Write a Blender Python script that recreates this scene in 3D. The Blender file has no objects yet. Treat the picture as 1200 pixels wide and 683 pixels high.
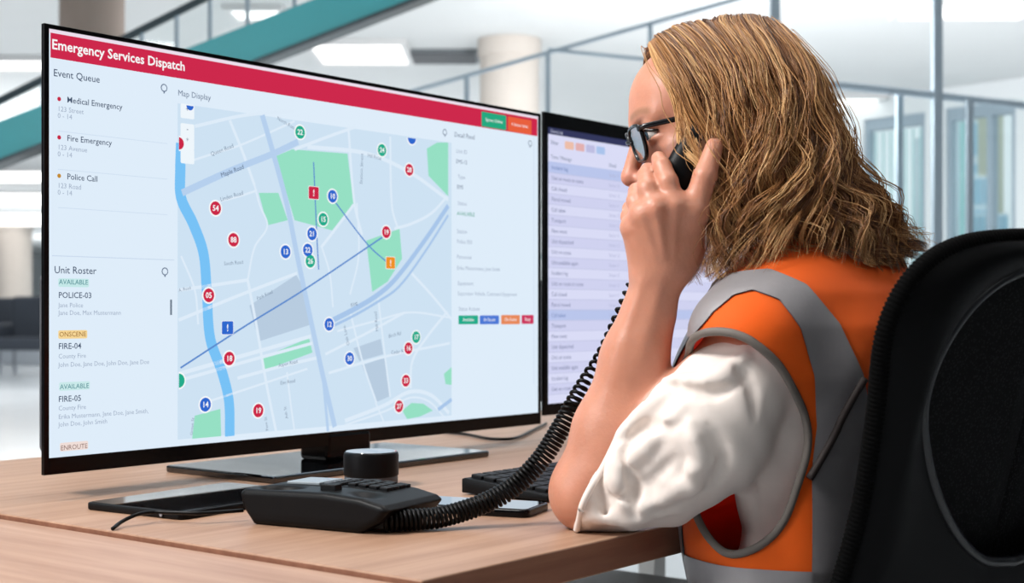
import bpy, bmesh, math, random
import numpy as np
from mathutils import Vector, Matrix
random.seed(7)
rng = np.random.default_rng(11)
SC = bpy.context.scene
COL = SC.collection

# ------------------------------------------------------------------ camera frame
FPX, ZC, HY = 1648.0, 0.965, 365.0
def P(px, py, Y):
    return np.array([(px - 600.0) / FPX * Y, Y, ZC + (HY - py) / FPX * Y])
def on_plane_z(px, py, z):
    return P(px, py, (ZC - z) * FPX / (py - HY))
D1 = np.array([0.619, 0.785, 0.0]); D1 /= np.linalg.norm(D1)
D2 = np.array([-D1[1], D1[0], 0.0])
ZU = np.array([0.0, 0.0, 1.0])
DESK_Z = 0.74
CORNER = on_plane_z(495, 680, DESK_Z)
def desk_pt(s, t, z=DESK_Z):
    p = CORNER + s * D1 + t * D2
    return np.array([p[0], p[1], z])

# ------------------------------------------------------------------ materials
def new_mat(name):
    m = bpy.data.materials.new(name); m.use_nodes = True
    return m, m.node_tree.nodes, m.node_tree.links, m.node_tree.nodes['Principled BSDF']
def srgb(r, g, b):
    f = lambda c: (c / 255.0 / 12.92) if c / 255.0 <= 0.04045 else ((c / 255.0 + 0.055) / 1.055) ** 2.4
    return (f(r), f(g), f(b), 1.0)
def plain(name, col, rough=0.5, metal=0.0, spec=0.5, noise=0.0, nscale=30.0, bump=0.0, bscale=200.0, coat=0.0, sheen=0.0):
    m, N, L, B = new_mat(name)
    B.inputs['Base Color'].default_value = col
    B.inputs['Roughness'].default_value = rough
    B.inputs['Metallic'].default_value = metal
    B.inputs['Specular IOR Level'].default_value = spec
    B.inputs['Coat Weight'].default_value = coat
    B.inputs['Sheen Weight'].default_value = sheen
    tc = N.new('ShaderNodeTexCoord')
    if noise > 0:
        n = N.new('ShaderNodeTexNoise'); n.inputs['Scale'].default_value = nscale; n.inputs['Detail'].default_value = 4
        r = N.new('ShaderNodeMapRange'); r.inputs['To Min'].default_value = 1 - noise; r.inputs['To Max'].default_value = 1 + noise
        h = N.new('ShaderNodeVectorMath'); h.operation = 'SCALE'; h.inputs[0].default_value = col[:3]
        L.new(tc.outputs['Object'], n.inputs['Vector']); L.new(n.outputs['Fac'], r.inputs['Value'])
        L.new(r.outputs['Result'], h.inputs['Scale']); L.new(h.outputs['Vector'], B.inputs['Base Color'])
    if bump > 0:
        n2 = N.new('ShaderNodeTexNoise'); n2.inputs['Scale'].default_value = bscale; n2.inputs['Detail'].default_value = 3
        b = N.new('ShaderNodeBump'); b.inputs['Strength'].default_value = bump; b.inputs['Distance'].default_value = 0.002
        L.new(tc.outputs['Object'], n2.inputs['Vector']); L.new(n2.outputs['Fac'], b.inputs['Height']); L.new(b.outputs['Normal'], B.inputs['Normal'])
    return m
def emis(name, col, strength=1.0):
    m = bpy.data.materials.new(name); m.use_nodes = True
    N, L = m.node_tree.nodes, m.node_tree.links
    N.clear()
    e = N.new('ShaderNodeEmission'); o = N.new('ShaderNodeOutputMaterial')
    e.inputs['Color'].default_value = col; e.inputs['Strength'].default_value = strength
    L.new(e.outputs[0], o.inputs['Surface'])
    return m
_ui = {}
def ui(r, g, b):
    k = (r, g, b)
    if k not in _ui:
        _ui[k] = emis('screen_%d_%d_%d' % k, srgb(r, g, b), 1.0)
    return _ui[k]
def wood(name, ax_long, c1, c2, rough=0.42):
    m, N, L, B = new_mat(name)
    tc = N.new('ShaderNodeTexCoord')
    ang = math.atan2(ax_long[1], ax_long[0])
    mp = N.new('ShaderNodeMapping'); mp.inputs['Rotation'].default_value = (0, 0, -ang)
    mp2 = N.new('ShaderNodeMapping'); mp2.inputs['Scale'].default_value = (1.6, 26.0, 26.0)
    n = N.new('ShaderNodeTexNoise'); n.inputs['Scale'].default_value = 1.6; n.inputs['Detail'].default_value = 8; n.inputs['Roughness'].default_value = 0.62
    n.inputs['Distortion'].default_value = 0.5
    cr = N.new('ShaderNodeValToRGB')
    cr.color_ramp.elements[0].position = 0.3; cr.color_ramp.elements[0].color = c1
    cr.color_ramp.elements[1].position = 0.7; cr.color_ramp.elements[1].color = c2
    L.new(tc.outputs['Object'], mp.inputs['Vector']); L.new(mp.outputs['Vector'], mp2.inputs['Vector']); L.new(mp2.outputs['Vector'], n.inputs['Vector'])
    L.new(n.outputs['Fac'], cr.inputs['Fac']); L.new(cr.outputs['Color'], B.inputs['Base Color'])
    B.inputs['Roughness'].default_value = rough
    B.inputs['Specular IOR Level'].default_value = 0.35
    bp = N.new('ShaderNodeBump'); bp.inputs['Strength'].default_value = 0.08; bp.inputs['Distance'].default_value = 0.001
    L.new(n.outputs['Fac'], bp.inputs['Height']); L.new(bp.outputs['Normal'], B.inputs['Normal'])
    return m
def thin_glass(name, tint, gloss=0.12, rough=0.02, fres=True):
    m = bpy.data.materials.new(name); m.use_nodes = True
    N, L = m.node_tree.nodes, m.node_tree.links
    N.clear()
    o = N.new('ShaderNodeOutputMaterial'); t = N.new('ShaderNodeBsdfTransparent'); g = N.new('ShaderNodeBsdfGlossy'); mx = N.new('ShaderNodeMixShader')
    t.inputs['Color'].default_value = tint; g.inputs['Roughness'].default_value = rough
    f = N.new('ShaderNodeFresnel'); f.inputs['IOR'].default_value = 1.45
    a = N.new('ShaderNodeMath'); a.operation = 'ADD'; a.inputs[1].default_value = gloss
    if fres: L.new(f.outputs[0], a.inputs[0]); L.new(a.outputs[0], mx.inputs['Fac'])
    else: mx.inputs['Fac'].default_value = gloss
    L.new(t.outputs[0], mx.inputs[1]); L.new(g.outputs[0], mx.inputs[2]); L.new(mx.outputs[0], o.inputs['Surface'])
    return m

# ------------------------------------------------------------------ objects
def thing(name, loc, label, cat, group=None):
    o = bpy.data.objects.new(name, None); COL.objects.link(o)
    o.empty_display_size = 0.05
    o.location = Vector([float(c) for c in loc]); o['label'] = label; o['category'] = cat
    if group: o['group'] = group
    return o
def tag(o, label=None, cat=None, group=None, kind=None):
    if label: o['label'] = label
    if cat: o['category'] = cat
    if group: o['group'] = group
    if kind: o['kind'] = kind
    return o
def obj(name, verts, faces, mats, parent=None, smooth=False, mi=None, label=None, auto=None):
    """world-space mesh -> one object (parented without moving)"""
    me = bpy.data.meshes.new(name)
    me.from_pydata([tuple(float(c) for c in v) for v in verts], [], [tuple(int(i) for i in f) for f in faces])
    if not isinstance(mats, (list, tuple)): mats = [mats]
    for m in mats: me.materials.append(m)
    if mi is not None: me.polygons.foreach_set('material_index', np.array(mi, dtype=np.int32))
    if smooth: me.polygons.foreach_set('use_smooth', [True] * len(me.polygons))
    me.update()
    o = bpy.data.objects.new(name, me); COL.objects.link(o)
    if auto is not None:
        me.polygons.foreach_set('use_smooth', [True] * len(me.polygons))
        bm = bmesh.new(); bm.from_mesh(me)
        for e in bm.edges:
            if len(e.link_faces) == 2 and e.calc_face_angle(0) > math.radians(auto): e.smooth = False
        bm.to_mesh(me); bm.free()
    if parent is not None:
        o.parent = parent
        if parent.parent is None:
            o.matrix_parent_inverse = parent.matrix_basis.inverted()
    if label: o['label'] = label
    return o
class MB:
    def __init__(s): s.v = []; s.f = []; s.m = []
    def add(s, v, f, m=0):
        b = len(s.v); s.v.extend([tuple(map(float, x)) for x in v]); s.f.extend([tuple(b + i for i in q) for q in f]); s.m.extend([m] * len(f))
    def box(s, o, ax, lo, hi, m=0, bev=0.0, seg=2):
        """box in a frame: origin o, axes ax (3 vectors), local lo/hi"""
        bm = bmesh.new(); bmesh.ops.create_cube(bm, size=1.0)
        for v in bm.verts:
            v.co = Vector([lo[i] + (v.co[i] + 0.5) * (hi[i] - lo[i]) for i in range(3)])
        if bev > 0: bmesh.ops.bevel(bm, geom=bm.edges[:], offset=bev, segments=seg, profile=0.5, affect='EDGES')
        s._bm(bm, o, ax, m)
    def _bm(s, bm, o, ax, m):
        bm.verts.index_update()
        vs = [np.array(o) + sum(v.co[i] * np.array(ax[i]) for i in range(3)) for v in bm.verts]
        s.add(vs, [[v.index for v in f.verts] for f in bm.faces], m); bm.free()
    def prism(s, o, ax, poly, h0, h1, m=0, bev=0.0, seg=2):
        """polygon (list of 2d) in axes 0,1 extruded along axis 2"""
        bm = bmesh.new()
        vs = [bm.verts.new((x, y, h0)) for x, y in poly]
        f = bm.faces.new(vs)
        r = bmesh.ops.extrude_face_region(bm, geom=[f])
        for e in r['geom']:
            if isinstance(e, bmesh.types.BMVert): e.co.z = h1
        bmesh.ops.recalc_face_normals(bm, faces=bm.faces[:])
        if bev > 0: bmesh.ops.bevel(bm, geom=bm.edges[:], offset=bev, segments=seg, profile=0.5, affect='EDGES')
        s._bm(bm, o, ax, m)
    def tube(s, pts, r, n=8, m=0, cap=True, sq=None, up=None):
        v, f = tube_geo(pts, r, n, cap, sq, up); s.add(v, f, m)
    def lathe(s, o, prof, n=32, m=0, ax=None):
        """profile [(r,z)] about axis"""
        ax = ax or (np.array([1, 0, 0.]), np.array([0, 1, 0.]), ZU)
        v, f = [], []
        for r, z in prof:
            for k in range(n):
                a = 2 * math.pi * k / n
                v.append(np.array(o) + r * math.cos(a) * ax[0] + r * math.sin(a) * ax[1] + z * ax[2])
        for i in range(len(prof) - 1):
            for k in range(n):
                f.append((i * n + k, i * n + (k + 1) % n, (i + 1) * n + (k + 1) % n, (i + 1) * n + k))
        f.append(tuple(range(n))[::-1]); f.append(tuple((len(prof) - 1) * n + k for k in range(n)))
        s.add(v, f, m)
    def build(s, name, mats, parent=None, smooth=False, auto=None, label=None):
        return obj(name, s.v, s.f, mats, parent, smooth, s.m, label, auto)
def tube_geo(pts, r, n=8, cap=True, sq=None, up=None):
    pts = np.array(pts, float); N = len(pts)
    r = np.full(N, r) if np.isscalar(r) else np.array(r, float)
    tan = np.gradient(pts, axis=0); tan /= np.linalg.norm(tan, axis=1)[:, None] + 1e-12
    ref = np.array(up if up is not None else ([0, 0, 1.] if abs(tan[0][2]) < 0.9 else [1., 0, 0]), float)
    v = []
    nrm = ref - tan[0] * ref.dot(tan[0]); nrm /= np.linalg.norm(nrm)
    ca = np.cos(2 * np.pi * np.arange(n) / n); sa = np.sin(2 * np.pi * np.arange(n) / n)
    a, b = sq if sq else (1, 1)
    for i in range(N):
        nrm = nrm - tan[i] * nrm.dot(tan[i]); nrm /= np.linalg.norm(nrm) + 1e-12
        bi = np.cross(tan[i], nrm)
        v.append(pts[i] + r[i] * (a * ca[:, None] * nrm + b * sa[:, None] * bi))
    v = np.concatenate(v)
    f = [(i * n + k, i * n + (k + 1) % n, (i + 1) * n + (k + 1) % n, (i + 1) * n + k) for i in range(N - 1) for k in range(n)]
    if cap:
        f.append(tuple(range(n))[::-1]); f.append(tuple((N - 1) * n + k for k in range(n)))
    return v, f
def spline(pts, n):
    """Catmull-Rom through pts, n samples evenly by parameter (chord length)"""
    pts = np.array(pts, float)
    k = np.concatenate([[0], np.cumsum(np.linalg.norm(np.diff(pts, axis=0), axis=1) ** 0.7)]); k /= k[-1]
    t = np.linspace(0, 1, n); out = np.zeros((n, pts.shape[1]))
    m = np.zeros_like(pts)
    for i in range(len(pts)):
        a, b = max(i - 1, 0), min(i + 1, len(pts) - 1)
        m[i] = (pts[b] - pts[a]) / (k[b] - k[a])
    j = np.clip(np.searchsorted(k, t, side='right') - 1, 0, len(pts) - 2)
    h = (k[j + 1] - k[j]); u = (t - k[j]) / h
    u2, u3 = u * u, u * u * u
    return ((2 * u3 - 3 * u2 + 1)[:, None] * pts[j] + (u3 - 2 * u2 + u)[:, None] * h[:, None] * m[j]
            + (-2 * u3 + 3 * u2)[:, None] * pts[j + 1] + (u3 - u2)[:, None] * h[:, None] * m[j + 1])
AXW = (np.array([1., 0, 0]), np.array([0, 1., 0]), ZU)
AXD = (D1, D2, ZU)
def dup(root, loc, label=None):
    r = root.copy(); COL.objects.link(r); r.location = Vector([float(c) for c in loc])
    if label: r['label'] = label
    for ch in list(root.children):
        c = ch.copy(); COL.objects.link(c); c.parent = r
        for g in ch.children:
            d = g.copy(); COL.objects.link(d); d.parent = c
    return r

# ------------------------------------------------------------------ signed distance modelling
def smin(a, b, k):
    if k <= 0: return np.minimum(a, b)
    h = np.maximum(k - np.abs(a - b), 0) / k
    return np.minimum(a, b) - h * h * k * 0.25
class SDF:
    PAD = 0.07
    def __init__(s): s.pr = []
    def add(s, fn, lo, hi, k=0.0, op='+'): s.pr.append((fn, np.array(lo, float) - s.PAD, np.array(hi, float) + s.PAD, k, op))
    def cone(s, a, b, r1, r2, k=0.01, op='+'):
        a = np.array(a, float); b = np.array(b, float); ab = b - a; L2 = ab.dot(ab); R = max(r1, r2)
        def fn(p):
            t = np.clip(((p - a) @ ab) / L2, 0, 1)
            return np.linalg.norm(p - a - t[..., None] * ab, axis=-1) - (r1 + (r2 - r1) * t)
        s.add(fn, np.minimum(a, b) - R, np.maximum(a, b) + R, k, op)
    def chain(s, pts, rs, k=0.01, k0=None):
        for i in range(len(pts) - 1): s.cone(pts[i], pts[i + 1], rs[i], rs[i + 1], (k0 if (i == 0 and k0 is not None) else k))
    def ell(s, c, rad, ax=None, k=0.01, op='+'):
        c = np.array(c, float); A = np.eye(3) if ax is None else np.array(ax, float); rad = np.array(rad, float); R = rad.max()
        def fn(p):
            q = (p - c) @ A.T
            k0 = np.linalg.norm(q / rad, axis=-1); k1 = np.linalg.norm(q / (rad * rad), axis=-1) + 1e-9
            return k0 * (k0 - 1) / k1
        s.add(fn, c - R, c + R, k, op)
    def __call__(s, p):
        """p: (ncell, m, 3) or (n,3)"""
        sh = p.shape[:-1]; q = p if p.ndim == 3 else p[:, None, :]
        d = np.full(q.shape[:2], 0.5)
        clo = q.min(axis=1); chi = q.max(axis=1)
        for fn, lo, hi, k, op in s.pr:
            m = np.all(chi > lo, axis=1) & np.all(clo < hi, axis=1)
            if not m.any(): continue
            v = fn(q[m])
            if op == '+': d[m] = smin(d[m], v, k)
            elif op == '-': d[m] = -smin(-d[m], v, k)
            elif op == 'x': d[m] = -smin(-d[m], -v, k)
            elif op == 'disp': d[m] = d[m] + v
        return d.reshape(sh)
    def grad(s, p, e=0.002):
        g = np.stack([s(p + e * np.eye(3)[i]) - s(p - e * np.eye(3)[i]) for i in range(3)], axis=-1)
        return g / (np.linalg.norm(g, axis=-1, keepdims=True) + 1e-9)
def sdf_mesh(fn, lo, hi, h, lvl=(4, 4), smooth_it=1):
    """sparse surface nets -> verts, quads"""
    lo = np.array(lo, float); hi = np.array(hi, float)
    c1 = h * lvl[0] * lvl[1]; c2 = h * lvl[1]
    n1 = np.ceil((hi - lo) / c1).astype(int)
    I = np.stack(np.meshgrid(*[np.arange(n) for n in n1], indexing='ij'), -1).reshape(-1, 3)
    d = fn(lo + (I + 0.5) * c1); I = I[np.abs(d) < c1 * 1.25]
    sub = np.stack(np.meshgrid(*[np.arange(lvl[0])] * 3, indexing='ij'), -1).reshape(-1, 3)
    J = (I[:, None, :] * lvl[0] + sub).reshape(-1, 3)
    d = fn(lo + (J + 0.5) * c2); J = J[np.abs(d) < c2 * 1.4]
    m = lvl[1]
    cor = np.stack(np.meshgrid(*[np.arange(m + 1)] * 3, indexing='ij'), -1).reshape(-1, 3)
    V = np.zeros((len(J), m + 1, m + 1, m + 1))
    for a in range(0, len(J), 4000):
        pts = lo + (J[a:a + 4000, None, :] * m + cor) * h
        V[a:a + 4000] = fn(pts).reshape(-1, m + 1, m + 1, m + 1)
    dims = n1 * lvl[0] * lvl[1] + 2
    key = lambda c: (c[..., 0] * dims[1] + c[..., 1]) * dims[2] + c[..., 2]
    cid, vp, cells, vals = [], [], [], []
    C8 = np.stack([V[:, i:i + m, j:j + m, k:k + m] for i in (0, 1) for j in (0, 1) for k in (0, 1)], -1)
    neg = C8 < 0
    act = neg.any(-1) & ~neg.all(-1)
    b, i, j, k = np.nonzero(act)
    g = J[b] * m + np.stack([i, j, k], -1)
    c8 = C8[b, i, j, k]
    offs = np.array([(x, y, z) for x in (0, 1) for y in (0, 1) for z in (0, 1)], float)
    acc = np.zeros((len(b), 3)); cnt = np.zeros(len(b))
    for x in range(8):
        for y in range(x + 1, 8):
            if np.abs(offs[x] - offs[y]).sum() != 1: continue
            s = (c8[:, x] < 0) != (c8[:, y] < 0)
            t = c8[s, x] / (c8[s, x] - c8[s, y])
            acc[s] += offs[x] + t[:, None] * (offs[y] - offs[x]); cnt[s] += 1
    vp = lo + (g + acc / cnt[:, None]) * h
    K = key(g); o = np.argsort(K); Ks = K[o]
    def look(c):
        kk = key(c); p = np.clip(np.searchsorted(Ks, kk), 0, len(Ks) - 1)
        return np.where(Ks[p] == kk, o[p], -1)
    F = []
    for ax, (e, d1, d2) in enumerate(((4, 1, 2), (2, 2, 0), (1, 0, 1))):
        s0 = c8[:, 0] < 0; s1 = c8[:, e] < 0
        w = s0 != s1
        cc = g[w]; u1 = np.zeros(3, int); u1[d1] = 1; u2 = np.zeros(3, int); u2[d2] = 1
        q = np.stack([look(cc), look(cc - u1), look(cc - u1 - u2), look(cc - u2)], -1)
        fl = s0[w]
        q[~fl] = q[~fl][:, ::-1]
        F.append(q[(q >= 0).all(1)])
    F = np.concatenate(F)
    for _ in range(smooth_it):
        acc = np.zeros_like(vp); cnt = np.zeros(len(vp))
        for a in range(4):
            p, q = F[:, a], F[:, (a + 1) % 4]
            np.add.at(acc, p, vp[q]); np.add.at(cnt, p, 1); np.add.at(acc, q, vp[p]); np.add.at(cnt, q, 1)
        vp = 0.5 * vp + 0.5 * acc / np.maximum(cnt, 1)[:, None]
    return vp, F
def tris_of(F):
    F = np.array(F)
    return np.concatenate([F[:, [0, 1, 2]], F[:, [0, 2, 3]]]) if F.shape[1] == 4 else F
def clip(V, T, f):
    """keep f>0 of a triangle mesh; exact edge cuts"""
    V = list(map(tuple, V)); f = np.array(f); cache = {}; out = []
    pos = f > 0
    cnt = pos[T].sum(1)
    out.extend(map(tuple, T[cnt == 3]))
    def cut(a, b):
        k = (a, b) if a < b else (b, a)
        if k not in cache:
            t = f[k[0]] / (f[k[0]] - f[k[1]])
            va, vb = V[k[0]], V[k[1]]
            V.append(tuple(va[i] + t * (vb[i] - va[i]) for i in range(3))); cache[k] = len(V) - 1
        return cache[k]
    for t in T[(cnt == 1) | (cnt == 2)]:
        t = [int(x) for x in t]; p = [pos[x] for x in t]
        if sum(p) == 1:
            i = p.index(True); a, b, c = t[i], t[(i + 1) % 3], t[(i + 2) % 3]
            out.append((a, cut(a, b), cut(c, a)))
        else:
            i = p.index(False); a, b, c = t[i], t[(i + 1) % 3], t[(i + 2) % 3]
            x, y = cut(a, b), cut(c, a)
            out.append((x, b, c)); out.append((x, c, y))
    T = np.array(out); V = np.array(V)
    u, inv = np.unique(T, return_inverse=True)
    return V[u], inv.reshape(-1, 3)
def keep_large(V, T, frac=0.05):
    """drop loose crumbs"""
    par = np.arange(len(V))
    for _ in range(60):
        mn = par[T].min(1); old = par.copy()
        for c in range(3): np.minimum.at(par, T[:, c], mn)
        par = par[par]
        if (par == old).all(): break
    r = par[T[:, 0]]; u, c = np.unique(r, return_counts=True)
    ok = set(u[c > frac * len(T)]); k = np.array([x in ok for x in r])
    T = T[k]; u, inv = np.unique(T, return_inverse=True)
    return V[u], inv.reshape(-1, 3)
def boundary_loops(T):
    E = {}
    for t in T:
        for a, b in ((t[0], t[1]), (t[1], t[2]), (t[2], t[0])):
            if (b, a) in E: del E[(b, a)]
            else: E[(a, b)] = 1
    nx = {a: b for a, b in E}; loops = []
    while nx:
        s = next(iter(nx)); l = [s]; c = nx.pop(s)
        while c != s and c in nx: l.append(c); c = nx.pop(c)
        loops.append(l)
    return loops
def sd_poly(q, poly):
    """signed distance to a 2d polygon, negative inside"""
    poly = np.array(poly, float); d = np.full(q.shape[:-1], 1e9); ins = np.zeros(q.shape[:-1], bool)
    for i in range(len(poly)):
        a, b = poly[i], poly[(i + 1) % len(poly)]
        e = b - a; w = q - a
        t = np.clip((w @ e) / (e @ e), 0, 1)
        d = np.minimum(d, np.linalg.norm(w - t[..., None] * e, axis=-1))
        c = ((a[1] > q[..., 1]) != (b[1] > q[..., 1])) & (q[..., 0] < (b[0] - a[0]) * (q[..., 1] - a[1]) / (b[1] - a[1] + 1e-12) + a[0])
        ins ^= c
    return np.where(ins, -d, d)
# ================================================================== SHARED MATERIALS
M_wall = plain('white_plaster', srgb(232, 236, 238), 0.9, noise=0.02, nscale=3)
M_ceil = plain('ceiling_plaster', srgb(226, 228, 228), 0.95, noise=0.02, nscale=2)
M_floor = plain('polished_floor', srgb(226, 231, 235), 0.16, noise=0.06, nscale=0.8)
M_col = plain('column_concrete', srgb(205, 196, 188), 0.85, noise=0.06, nscale=5)
M_colb = plain('brown_column_stone', srgb(150, 135, 126), 0.8, noise=0.08, nscale=4)
M_greyw = plain('grey_blue_metal', srgb(168, 184, 196), 0.45, 0.3, noise=0.03, nscale=8)
M_darkrail = plain('dark_rail_metal', srgb(58, 72, 78), 0.4, 0.3, noise=0.03, nscale=8)
M_teal = plain('teal_painted_steel', srgb(66, 174, 182), 0.45, noise=0.05, nscale=3)
M_lamp = emis('lamp_light', (1.0, 0.99, 0.97, 1), 2.2)
M_lampframe = plain('lamp_frame_white', srgb(225, 225, 225), 0.5, noise=0.02)
M_vent = plain('vent_grey', srgb(120, 126, 130), 0.7, noise=0.04)
M_glass = thin_glass('clear_glass', (0.97, 0.99, 0.99, 1), 0.04, fres=False)
M_aqua = plain('aqua_blind_fabric', srgb(190, 228, 230), 0.8, noise=0.03)
N_ = M_aqua.node_tree.nodes; tr_ = N_.new('ShaderNodeBsdfTranslucent'); tr_.inputs['Color'].default_value = srgb(225, 248, 248); mx_ = N_.new('ShaderNodeMixShader'); mx_.inputs['Fac'].default_value = 0.85; M_aqua.node_tree.links.new(N_['Principled BSDF'].outputs[0], mx_.inputs[1]); M_aqua.node_tree.links.new(tr_.outputs[0], mx_.inputs[2]); M_aqua.node_tree.links.new(mx_.outputs[0], N_['Material Output'].inputs['Surface'])
M_dk = plain('dark_sofa_cloth', srgb(62, 68, 78), 0.8, noise=0.08)
M_pale = plain('pale_laminate', srgb(205, 212, 220), 0.4, noise=0.03)
M_wA = wood('desk_wood_rear', D1, srgb(150, 113, 90), srgb(180, 144, 120))
M_wB = wood('desk_wood_front', D2, srgb(154, 117, 97), srgb(182, 147, 126))
M_wEdge = wood('desk_edge_wood', D1, srgb(120, 78, 60), srgb(150, 104, 82))
M_legm = plain('grey_white_leg', srgb(200, 200, 198), 0.4, 0.1, noise=0.02)
M_blk = plain('gloss_black_plastic', srgb(7, 7, 9), 0.22, spec=0.2, noise=0.1)
M_blkm = plain('matte_black_plastic', srgb(8, 8, 10), 0.42, spec=0.14, noise=0.15, nscale=60, bump=0.06, bscale=900)
M_blkr = plain('black_rubber', srgb(6, 6, 7), 0.38, spec=0.16, noise=0.15)
M_pglass = plain('dark_screen_glass', srgb(6, 8, 12), 0.03, spec=0.6, coat=1.0, noise=0.05)
M_key = plain('black_key_plastic', srgb(10, 11, 14), 0.5, spec=0.2, noise=0.1)
M_grey = plain('grey_plastic', srgb(70, 74, 80), 0.45, noise=0.06)
M_silver = plain('silver_trim', srgb(150, 155, 165), 0.3, 0.8, noise=0.04)
M_lcd = plain('phone_display_pale', srgb(138, 146, 152), 0.25, noise=0.02)

# ================================================================== ROOM
def struct(o): o['kind'] = 'structure'; return o
CEIL = 3.165
m = MB(); m.box((0, 0, 0), AXW, (-24, 55.8, 0), (6, 56, CEIL)); struct(m.build('wall_back', M_wall))
m = MB(); m.box((0, 0, 0), AXW, (-24, -3, 0), (-23.8, 56, CEIL)); struct(m.build('wall_left', M_wall))
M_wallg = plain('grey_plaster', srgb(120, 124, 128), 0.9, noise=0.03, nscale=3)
m = MB(); m.box((0, 0, 0), AXW, (-24, -3.2, 0), (8.0, -3.0, CEIL)); struct(m.build('wall_front', M_wallg))
m = MB(); m.box((0, 0, 0), AXW, (7.9, -3, 0), (8.1, 9.4, CEIL)); struct(m.build('wall_side', M_wallg))
# oblique window wall on the right
WO = P(1200, 91, 2.2 * FPX / (365 - 91)); WO[2] = 0
WQ = P(1106, 104, 2.2 * FPX / (365 - 104)); WQ[2] = 0
WA = (WQ - WO); WA /= np.linalg.norm(WA)                # runs away to the left
WN = np.array([-WA[1], WA[0], 0.])
if WN[1] < 0: WN = -WN                                  # away from the camera
AXR = (WA, WN, ZU)
def wall_s(px):                                          # distance along the wall seen at column px
    k = (px - 600) / FPX
    return (k * WO[1] - WO[0]) / (WA[0] - k * WA[1])
def wall_z(px, py):
    q = WO + wall_s(px) * WA
    return ZC + (HY - py) / FPX * q[1]
w1 = (wall_s(1084), wall_s(1012)); w2 = (wall_s(1190), wall_s(1108))
z1 = wall_z(1045, 136); z2 = wall_z(1148, 122); zs = 0.25
m = MB()
def wbox(a, b, za, zb): m.box(WO, AXR, (a, 0, za), (b, 0.11, zb))
S0, S1 = -5.0, 22.0
we0, we1 = WO + S0 * WA + WN * 0.12, WO + S1 * WA + WN * 0.12
plan = [(-24, -3), (we0[0], -3), (we0[0], we0[1]), (we1[0], we1[1]), (we1[0], 56), (-24, 56)]
m2 = MB(); m2.prism((0, 0, 0), AXW, plan, -0.1, 0.0); struct(m2.build('floor', M_floor))
m2 = MB(); m2.prism((0, 0, 0), AXW, plan, CEIL, CEIL + 0.12); struct(m2.build('ceiling', M_ceil))
m2 = MB(); m2.box((0, 0, 0), AXW, (-30, 9, -0.3), (60, 90, -0.12)); struct(m2.build('ground', plain('street_paving', srgb(190, 190, 188), 0.9, noise=0.05, nscale=2)))
wbox(S0, w2[0], 0, CEIL); wbox(w2[1], w1[0], 0, CEIL); wbox(w1[1], S1, 0, CEIL)
for (a, b), zt in ((w1, z1), (w2, z2)):
    wbox(a, b, 0, zs); wbox(a, b, zt, CEIL)
struct(m.build('wall_right', M_wall))
for n, ((a, b), zt) in enumerate(((w1, z1), (w2, z2)), 1):
    m = MB(); t = 0.055
    m.box(WO, AXR, (a - t * 0.3, 0.03, zt - 0.12), (b + t * 0.3, 0.11, zt + 0.04)); m.box(WO, AXR, (a - t * 0.3, 0.03, zs - 0.05), (b + t * 0.3, 0.11, zs + 0.06))
    m.box(WO, AXR, (a - t * 0.3, 0.03, zs + 0.06), (a + t, 0.11, zt - 0.12)); m.box(WO, AXR, (b - t, 0.03, zs + 0.06), (b + t * 0.3, 0.11, zt - 0.12))
    fr = struct(m.build('window_%d' % n, M_greyw))
    m = MB(); m.box(WO, AXR, (a + t, 0.06, zs + 0.06), (b - t, 0.066, zt - 0.12)); m.build('glass_pane', M_glass, fr)
    if n == 1:
        k = 7; wd = (b - a - 2 * t) / k
        for i in range(k):
            m = MB(); x = a + t + i * wd
            m.box(WO, AXR, (x + 0.05, 0.09, zs + 0.07), (x + wd * 0.72, 0.10, zt - 0.14)); m.build('blind_strip', M_aqua, fr)
    else:
        for f in (0.36,):
            m = MB(); x = a + (b - a) * f; m.box(WO, AXR, (x - 0.03, 0, zs + 0.06), (x + 0.03, 0.1, zt - 0.12)); m.build('mullion', M_greyw, fr)
        m = MB(); m.box(WO, AXR, (b - t - (b - a) * 0.2, 0.09, zs + 0.07), (b - t - 0.04, 0.10, zt - 0.14)); m.build('blind_strip', M_aqua, fr)
# stepped glazed building across the street, seen through the right-hand window
M_bld = plain('pale_blue_facade', srgb(228, 240, 246), 0.6, noise=0.04)
M_bldd = plain('facade_glazing', srgb(176, 212, 230), 0.5, noise=0.05)
M_olive = plain('olive_render', srgb(206, 208, 190), 0.9, noise=0.04)
bY = 24.0
root = thing('office_building', P(1165, 365, bY) * np.array([1, 1, 0]), 'stepped pale blue glazed building outside the right window', 'building')
def bld(px0, px1, py, d=0.0):
    a = P(px0, py, bY + d); b = P(px1, py, bY + d); m = MB(); m.box((0, 0, 0), AXW, (a[0], bY + d, 0), (b[0], bY + d + 3, a[2])); blk = m.build('storey_block', M_bld, root)
    nx, nz = max(2, int((px1 - px0) / 9)), 6
    g = MB(); wx = (b[0] - a[0]) / nx; wz = a[2] / nz
    for i in range(nx):
        for j in range(nz):
            g.box((0, 0, 0), AXW, (a[0] + wx * (i + 0.14), bY + d - 0.03, wz * (j + 0.12)), (a[0] + wx * (i + 0.9), bY + d + 0.02, wz * (j + 0.9)))
    g.build('window_grid', M_bldd, blk)
bld(1126, 1146, 140, 2.0); bld(1128, 1163, 206, 1.0); bld(1128, 1182, 250, 0.0)
m = MB(); a = P(1146, 100, 30); b = P(1176, 100, 30); m.box((0, 0, 0), AXW, (a[0], 30, 0), (b[0], 33, a[2])); m.build('rear_tower', M_olive, root)

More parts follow.
